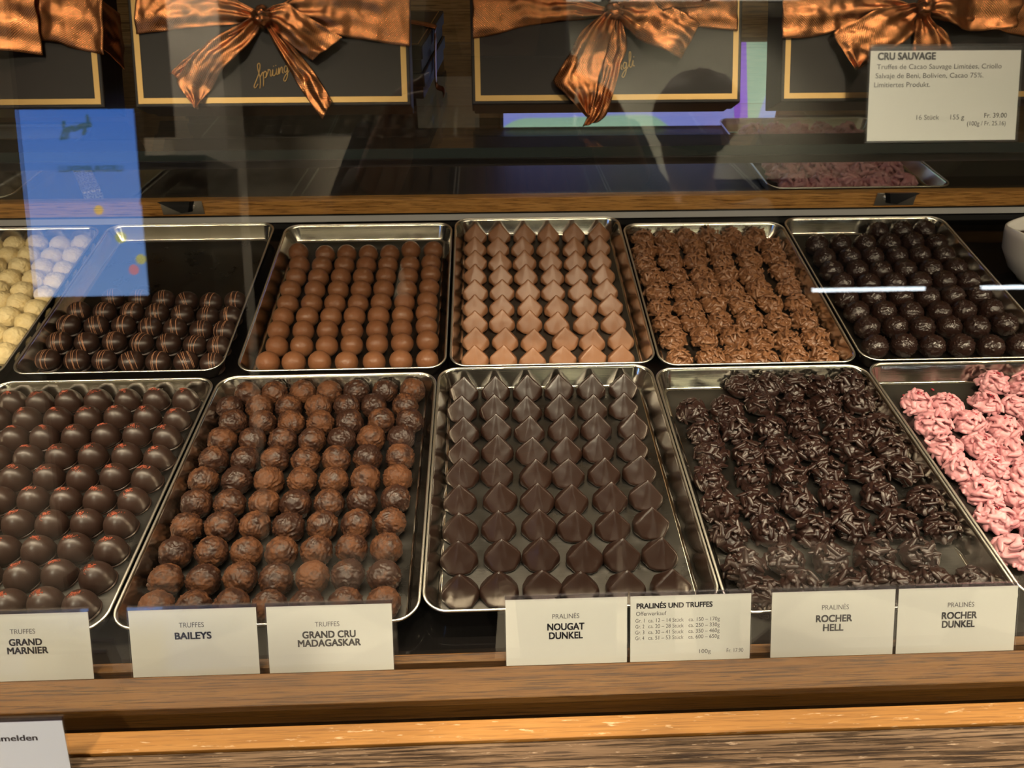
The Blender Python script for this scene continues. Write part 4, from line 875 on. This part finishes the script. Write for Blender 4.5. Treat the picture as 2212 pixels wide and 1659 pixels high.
tag(pp, 'plain pale grey paper sheet standing on the oak shelf behind the boxes', 'paper')

# white bowl beside the rough dark balls
bw = empty('bowl', (0.752, 0.872, 0.8868), (R(5.0), 0, 0)); tag(bw, 'white porcelain bowl at the edge beside the rough dark balls', 'bowl')
b = bmesh.new(); lathe(b, [(0, 0.0), (0.020, 0.0), (0.022, 0.003), (0.036, 0.014), (0.052, 0.038), (0.0585, 0.062), (0.060, 0.071), (0.0585, 0.0722), (0.0565, 0.071), (0.0555, 0.062), (0.049, 0.040), (0.034, 0.018), (0, 0.008)], 64)
for v in b.verts:
    a = math.atan2(v.co.y, v.co.x); v.co.z += 0.010 * max(0, v.co.z / 0.07) * math.sin(a * 2 + 0.6)
obj('body', mesh_of(b), M['bowl'], bw)
b = ico(1.0, 4)
for v in b.verts:
    n = v.co.normalized(); v.co = Vector((n.x * 0.042, n.y * 0.042, 0.047 + n.z * 0.010)) * (1 + 0.10 * noise.noise(n * 7))
sh = obj('chocolate_shavings', mesh_of(b), M['shav'], None, (0.752, 0.8705, 0.8905), (R(5.0), 0, 0)); tag(sh, 'brown chocolate shavings heaped in the white bowl', 'chocolate', None, 'stuff')

# ------------------------------------------------------------------ the shop behind the photographer, seen in the glass
def blue_mat():
    t = NT('blue_screen'); tc = t.n('TexCoord'); sp = t.n('SeparateXYZ', i0=tc.outputs['Object'])
    f = t.n('MapRange', i0=sp.outputs[2], i1=0.0, i2=0.7, i3=0.0, i4=1.0)
    e = t.n('Emission', Color=t.mix(f.outputs[0], c4(0.22, 0.38, 0.74), c4(0.07, 0.21, 0.70)), Strength=6.5); t.l(e.outputs[0], t.out.inputs[0]); return t.m
sg = empty('advertising_screen', (-1.560, -2.2, 1.155)); tag(sg, 'blue lit advertising screen with macarons, mirrored in the front glass', 'screen')
obj('display', boxm(-0.222, 0.222, -0.004, 0.0, 0.0, 0.705), blue_mat(), sg)
obj('casing', boxm(-0.235, 0.235, -0.05, -0.0042, -0.013, 0.718, 0.003), M['phone'], sg)
obj('stand', boxm(-0.05, 0.05, -0.04, -0.02, -1.155, -0.013), M['phone'], sg)
obj('foot', boxm(-0.2, 0.2, -0.18, 0.12, -1.155, -1.14), M['phone'], sg)
M['signink'] = plain('sign_ink', (0.02, 0.04, 0.06), 0.8, emit=(0.10, 0.26, 0.40), es=3)
M['signwhite'] = plain('sign_white', (0.8, 0.8, 0.9), 0.8, emit=(0.5, 0.55, 0.8), es=9)
obj('logo', logo_mesh(0.125, 14, 0.09), M['signink'], sg, (0.0, 0.0015, 0.634), (R(90), 0, 0))
def sign_text(body, x, z, w, h, mat, bold=0.0):
    me = text_mesh(body)
    if bold: thicken(me, bold, bold)
    xs = [v.co.x for v in me.vertices]; x0, x1 = min(xs), max(xs)
    for v in me.vertices: v.co = Vector((x + ((v.co.x - x0) / (x1 - x0) - 0.5) * w, 0.0012, z + (v.co.y - 0.35) * h / 0.7))
    setmat(me, mat); obj('lettering', me, None, sg)
sign_text('LUXEMBURGERLI', 0.045, 0.486, 0.24, 0.022, M['signink'], .03)
for i, (mx, mz, mr, mcol) in enumerate(((0.175, 0.10, 0.020, (0.9, 0.35, 0.45)), (0.135, 0.225, 0.022, (0.55, 0.62, 0.22)), (0.205, 0.14, 0.020, (0.75, 0.70, 0.25)), (0.06, 0.33, 0.018, (0.85, 0.62, 0.2)))):
    b = bmesh.new(); lathe(b, [(0, 0.004), (mr * 0.8, 0.003), (mr, 0.0), (0, 0.0)], 28)
    mm = plain('macaron_print', (0.1, 0.1, 0.1), 0.8, emit=mcol, es=5.0)
    obj('macaron_picture', mesh_of(b), mm, sg, (mx, 0.0005, mz), (R(-90), 0, 0))
cb = empty('dark_cabinet', (-2.3, -3.0, 0)); tag(cb, 'tall dark shop cabinet beyond the customer, mirrored in the front glass', 'cabinet')
obj('carcass', boxm(-0.9, 0.95, -0.3, 0.3, 0, 2.7, 0.004), M['dark'], cb)
for s in (-1, 1): obj('door', boxm(min(s * 0.01, s * 0.9) + 0.025, max(s * 0.01, s * 0.9) + 0.025, 0.3, 0.322, 0.05, 2.65, 0.003), M['blackm'], cb)
spot('added_tile_spot', (-1.0, -1.75, 2.86), (-1.0, -2.62, 1.7), 320.0, 46, 0.6, (1.0, 0.86, 0.66), 0.05)  # added lamp that brightens the panel mirrored in the glass
tp = empty('made_up_tile_panel', (-1.08, -2.62, 1.121)); tag(tp, 'made-up panel of diamond tiles giving the glass its patterned reflection', 'tile panel')  # made-up panel; imitates a diamond-patterned reflection in the front glass
obj('board', boxm(-0.66, 0.64, -0.03, 0.0, 0.0005, 0.72, 0.003), M['dark'], tp)
obj('tiles', boxm(-0.65, 0.63, 0.0004, 0.008, 0.43, 0.71), M['floor'], tp)
ib = empty('shop_island', (0.6, -2.75, 0)); tag(ib, 'low dark shop island across the aisle behind the customers', 'counter')
obj('carcass', boxm(-1.9, 2.4, -0.35, 0.35, 0.0, 1.09, 0.004), M['dark'], ib)
obj('top', boxm(-1.93, 2.43, -0.38, 0.38, 1.09, 1.12, 0.003), M['blackm'], ib)
for a0, a1 in ((0.79, 1.28), (1.53, 1.95)): obj('led_strip', boxm(a0, a1, 0.372, 0.380, 1.1205, 1.137), M['striplight'], ib)
rc = empty('added_dark_cupboard', (2.55, -3.62, 0)); tag(rc, 'unseen dark cupboard added beyond the island to darken the glass reflection', 'cupboard')  # added out of view; takes bright haze off the front glass
obj('carcass', boxm(-1.35, 1.35, -0.3, 0.3, 0.0, 1.72, 0.004), M['dark'], rc)
for i in range(3): obj('door', boxm(-1.34 + i * 0.9, -0.46 + i * 0.9, 0.3005, 0.32, 0.05, 1.70, 0.003), M['blackm'], rc)
rk = empty('display_rack', (-0.985, -1.82, 0)); tag(rk, 'tall narrow dark display rack before the pale pillar', 'rack')
obj('carcass', boxm(-0.10, 0.10, -0.15, 0.15, 0.0, 1.60, 0.003), M['dark'], rk)
for i in range(4): obj('shelf', boxm(-0.095, 0.095, 0.15, 0.20, 0.3 + i * 0.38, 0.32 + i * 0.38), M['blackm'], rk)
for i in range(3):
    lp = empty('ceiling_light_panel', (0.45 + i * 0.62, -3.55, 2.9)); tag(lp, 'glowing rectangular ceiling panel beyond the customers', 'lamp', 'ceiling light panels')
    obj('panel', boxm(-0.28, 0.28, -0.5, 0.5, -0.012, -0.004), M['panelglow'], lp)
    obj('surround', boxm(-0.30, 0.30, -0.52, 0.52, -0.0039, 0.0), M['dark'], lp)
for (lx, ly) in [(a_, b_ + 0.40) for a_, b_ in CEIL] + [(a_, -0.60) for a_ in (-1.35, -0.75, 0.75, 1.35)] + [(-1.4, -1.6 + 0.35), (0.0, -1.7 + 0.35), (1.4, -1.6 + 0.35), (-1.4, -3.2 + 0.35), (0.2, -3.2 + 0.35), (1.6, -3.2 + 0.35)]:
    dl = empty('ceiling_downlight', (lx, ly - 0.35, 2.9)); tag(dl, 'round recessed downlight in the shop ceiling', 'lamp', 'ceiling downlights')
    b = bmesh.new(); lathe(b, [(0.045, 0.0), (0.060, 0.0), (0.062, -0.004), (0.056, -0.008), (0.046, -0.006), (0.044, 0.0)], 32); obj('trim_ring', mesh_of(b), M['steel'], dl)
    b = bmesh.new(); lathe(b, [(0, -0.001), (0.044, -0.001), (0.044, -0.002), (0, -0.003)], 32); obj('lens', mesh_of(b), M['lampglow'], dl)

# people: grown from a skeleton of joints with a radius each
def skin(joints, edges, name, sub=2):
    names = list(joints); me = bpy.data.meshes.new(name)
    me.from_pydata([joints[n][0] for n in names], [(names.index(a), names.index(b_)) for a, b_ in edges], [])
    o = bpy.data.objects.new(name, me); COL.objects.link(o)
    sk = o.modifiers.new('skin', 'SKIN'); sk.use_smooth_shade = True
    if not me.skin_vertices: bpy.context.view_layer.update()
    if not me.skin_vertices:
        me.attributes.new('skin', 'FLOAT', 'POINT')
    for i, n in enumerate(names):
        try:
            sv = me.skin_vertices[0].data[i]; rr = joints[n][1]; sv.radius = rr if isinstance(rr, tuple) else (rr, rr); sv.use_root = (i == 0)
        except Exception: pass
    ss = o.modifiers.new('sub', 'SUBSURF'); ss.levels = sub; ss.render_levels = sub
    return smooth(evaluated(o, name))
def person(root_loc, label, hold, hair_mat, top_mat, leg_mat, hair_long, H=1.66, yaw=0.0):
    s = H / 1.70
    r = empty('person', root_loc, (0, 0, yaw)); tag(r, label, 'person')
    J = dict(pelvis=((0, 0, .92 * s), .115), waist=((0, 0, 1.06 * s), .105), chest=((0, .0, 1.27 * s), .125), neck0=((0, -.01, 1.41 * s), .055), neck=((0, .0, 1.47 * s), .052), head0=((0, .015, 1.555 * s), .075), head=((0, .015, 1.62 * s), .078), crown=((0, .005, 1.665 * s), .055))
    E_ = [('pelvis', 'waist'), ('waist', 'chest'), ('chest', 'neck0'), ('neck0', 'neck'), ('neck', 'head0'), ('head0', 'head'), ('head', 'crown')]
    fing = []
    for sd, sg_ in (('l', -1), ('r', 1)):
        J['hip' + sd] = ((sg_ * .09, 0, .86 * s), .085); J['knee' + sd] = ((sg_ * .10, .015, .48 * s), .058); J['ank' + sd] = ((sg_ * .105, -.02, .09 * s), .040); J['toe' + sd] = ((sg_ * .115, .12, .035 * s), .034)
        E_ += [('pelvis', 'hip' + sd), ('hip' + sd, 'knee' + sd), ('knee' + sd, 'ank' + sd), ('ank' + sd, 'toe' + sd)]
        sh_ = (sg_ * .175, -.01, 1.375 * s)
        if hold: el, wr, pa = (sg_ * .235, .05, 1.13 * s), (sg_ * .135, .265, 1.315), (sg_ * .105, .300, 1.355)
        else: el, wr, pa = (sg_ * .225, -.03, 1.09 * s), (sg_ * .215, .05, .86 * s), (sg_ * .212, .065, .79 * s)
        J['sho' + sd] = (sh_, .062); J['elb' + sd] = (el, .043); J['wri' + sd] = (wr, .028); J['pal' + sd] = (pa, .030)
        E_ += [('chest', 'sho' + sd), ('sho' + sd, 'elb' + sd), ('elb' + sd, 'wri' + sd), ('wri' + sd, 'pal' + sd)]
        for fi in range(5):
            if hold:
                base = Vector(pa) + Vector((sg_ * .004, .000, -.022 + .013 * fi)); mid = base + Vector((-sg_ * .012, .018, .004)); tip = mid + Vector((-sg_ * .026 * (0.8 + .1 * (fi % 3)), .004, .003))
                if fi == 4: mid = base + Vector((-sg_ * .018, -.014, .012)); tip = mid + Vector((-sg_ * .022, .004, .012))
            else:
                base = Vector(pa) + Vector((0, -.024 + .013 * fi, -.015)); mid = base + Vector((0, .004, -.036)); tip = mid + Vector((0, .010, -.026 * (0.8 + .1 * (fi % 3))))
                if fi == 4: base = Vector(pa) + Vector((-sg_ * .01, .025, .01)); mid = base + Vector((-sg_ * .01, .022, -.024)); tip = mid + Vector((0, .006, -.024))
            for q, pt, rr in (('a', base, .0095), ('b', mid, .0085), ('c', tip, .0072)): J['f%s%d%s' % (sd, fi, q)] = (tuple(pt), rr)
            E_ += [('pal' + sd, 'f%s%da' % (sd, fi)), ('f%s%da' % (sd, fi), 'f%s%db' % (sd, fi)), ('f%s%db' % (sd, fi), 'f%s%dc' % (sd, fi))]
    bd = obj('body', skin(J, E_, 'body'), M['skin'], r)
    # clothes on the same joints, a little larger
    T = {k: (J[k][0], J[k][1] + .022) for k in ('pelvis', 'waist', 'chest', 'neck0', 'shol', 'shor', 'elbl', 'elbr', 'wril', 'wrir')}
    T['neck0'] = ((0, -.01, 1.385 * s), .062)
    obj('jacket', skin(T, [('pelvis', 'waist'), ('waist', 'chest'), ('chest', 'neck0'), ('chest', 'shol'), ('chest', 'shor'), ('shol', 'elbl'), ('shor', 'elbr'), ('elbl', 'wril'), ('elbr', 'wrir')], 'jacket'), top_mat, r)
    T = {k: (J[k][0], J[k][1] + .016) for k in ('pelvis', 'hipl', 'hipr', 'kneel', 'kneer', 'ankl', 'ankr')}
    obj('trousers', skin(T, [('pelvis', 'hipl'), ('pelvis', 'hipr'), ('hipl', 'kneel'), ('hipr', 'kneer'), ('kneel', 'ankl'), ('kneer', 'ankr')], 'trousers'), leg_mat, r)
    for sd in ('l', 'r'):
        a, t_ = J['ank' + sd][0], J['toe' + sd][0]
        obj('shoe', skin({'a': ((a[0], a[1] - .02, .055), .046), 'b': ((a[0], a[1] + .06, .05), .045), 'c': (t_, .042)}, [('a', 'b'), ('b', 'c')], 'shoe'), M['phone'], r)
    b = ico(1.0, 4)
    for v in b.verts:
        n = v.co.normalized(); front = max(0, n.y) * (1 if n.z < 0.45 else 0.0)
        q = Vector((n.x * .098, n.y * .112 - .012, n.z * .100 + 1.632 * s)) * 1.0
        if n.z < 0.1 and hair_long: q.z += n.z * (.34 if n.y < 0.45 else 0); q.x *= 1 + 0.5 * max(0, -n.z)
        if n.y > 0.35 and n.z < 0.45: q.y = min(q.y, .045)
        q += n * 0.008 * noise.noise(Vector((n.x * 14, n.y * 14, n.z * 3)))
        v.co = q
    obj('hair', mesh_of(b), hair_mat, r)
    for sx in (-.031, .031):
        b = ico(.011, 2); obj('eye', mesh_of(b), M['bowl'], bd, (sx, .083, 1.590 * s))
    b = ico(1.0, 2)
    for v in b.verts: v.co = Vector((v.co.x * .013, v.co.y * .020 + .092, v.co.z * .024 + 1.560 * s))
    obj('nose', mesh_of(b), M['skin'], bd)
    b = ico(1.0, 2)
    for v in b.verts: v.co = Vector((v.co.x * .023, v.co.y * .008 + .086, v.co.z * .007 + 1.522 * s))
    obj('mouth', mesh_of(b), plain('lips', (0.42, 0.16, 0.13), 0.5), bd)
    return r
person((0.02, -0.335, 0), 'person in dark denim jacket with long dark hair, holding up a phone', True, M['hairb'], M['denim'], M['denim'], True, 1.68)
person((0.50, -1.05, 0), 'person with short brown hair and grey top standing behind the photographer', False, M['hairr'], M['greycloth'], M['greycloth'], False, 1.64, R(160))
ph = empty('mobile_phone', (0.02, -0.022, 1.385), (R(52), 0, 0)); tag(ph, 'black mobile phone held in both hands before the counter', 'phone')
obj('body', boxm(-0.075, 0.075, -0.036, 0.036, -0.004, 0.004, 0.002), M['phone'], ph)
obj('lens', boxm(-0.070, -0.045, 0.008, 0.033, -0.006, -0.004, 0.0008), M['black'], ph)
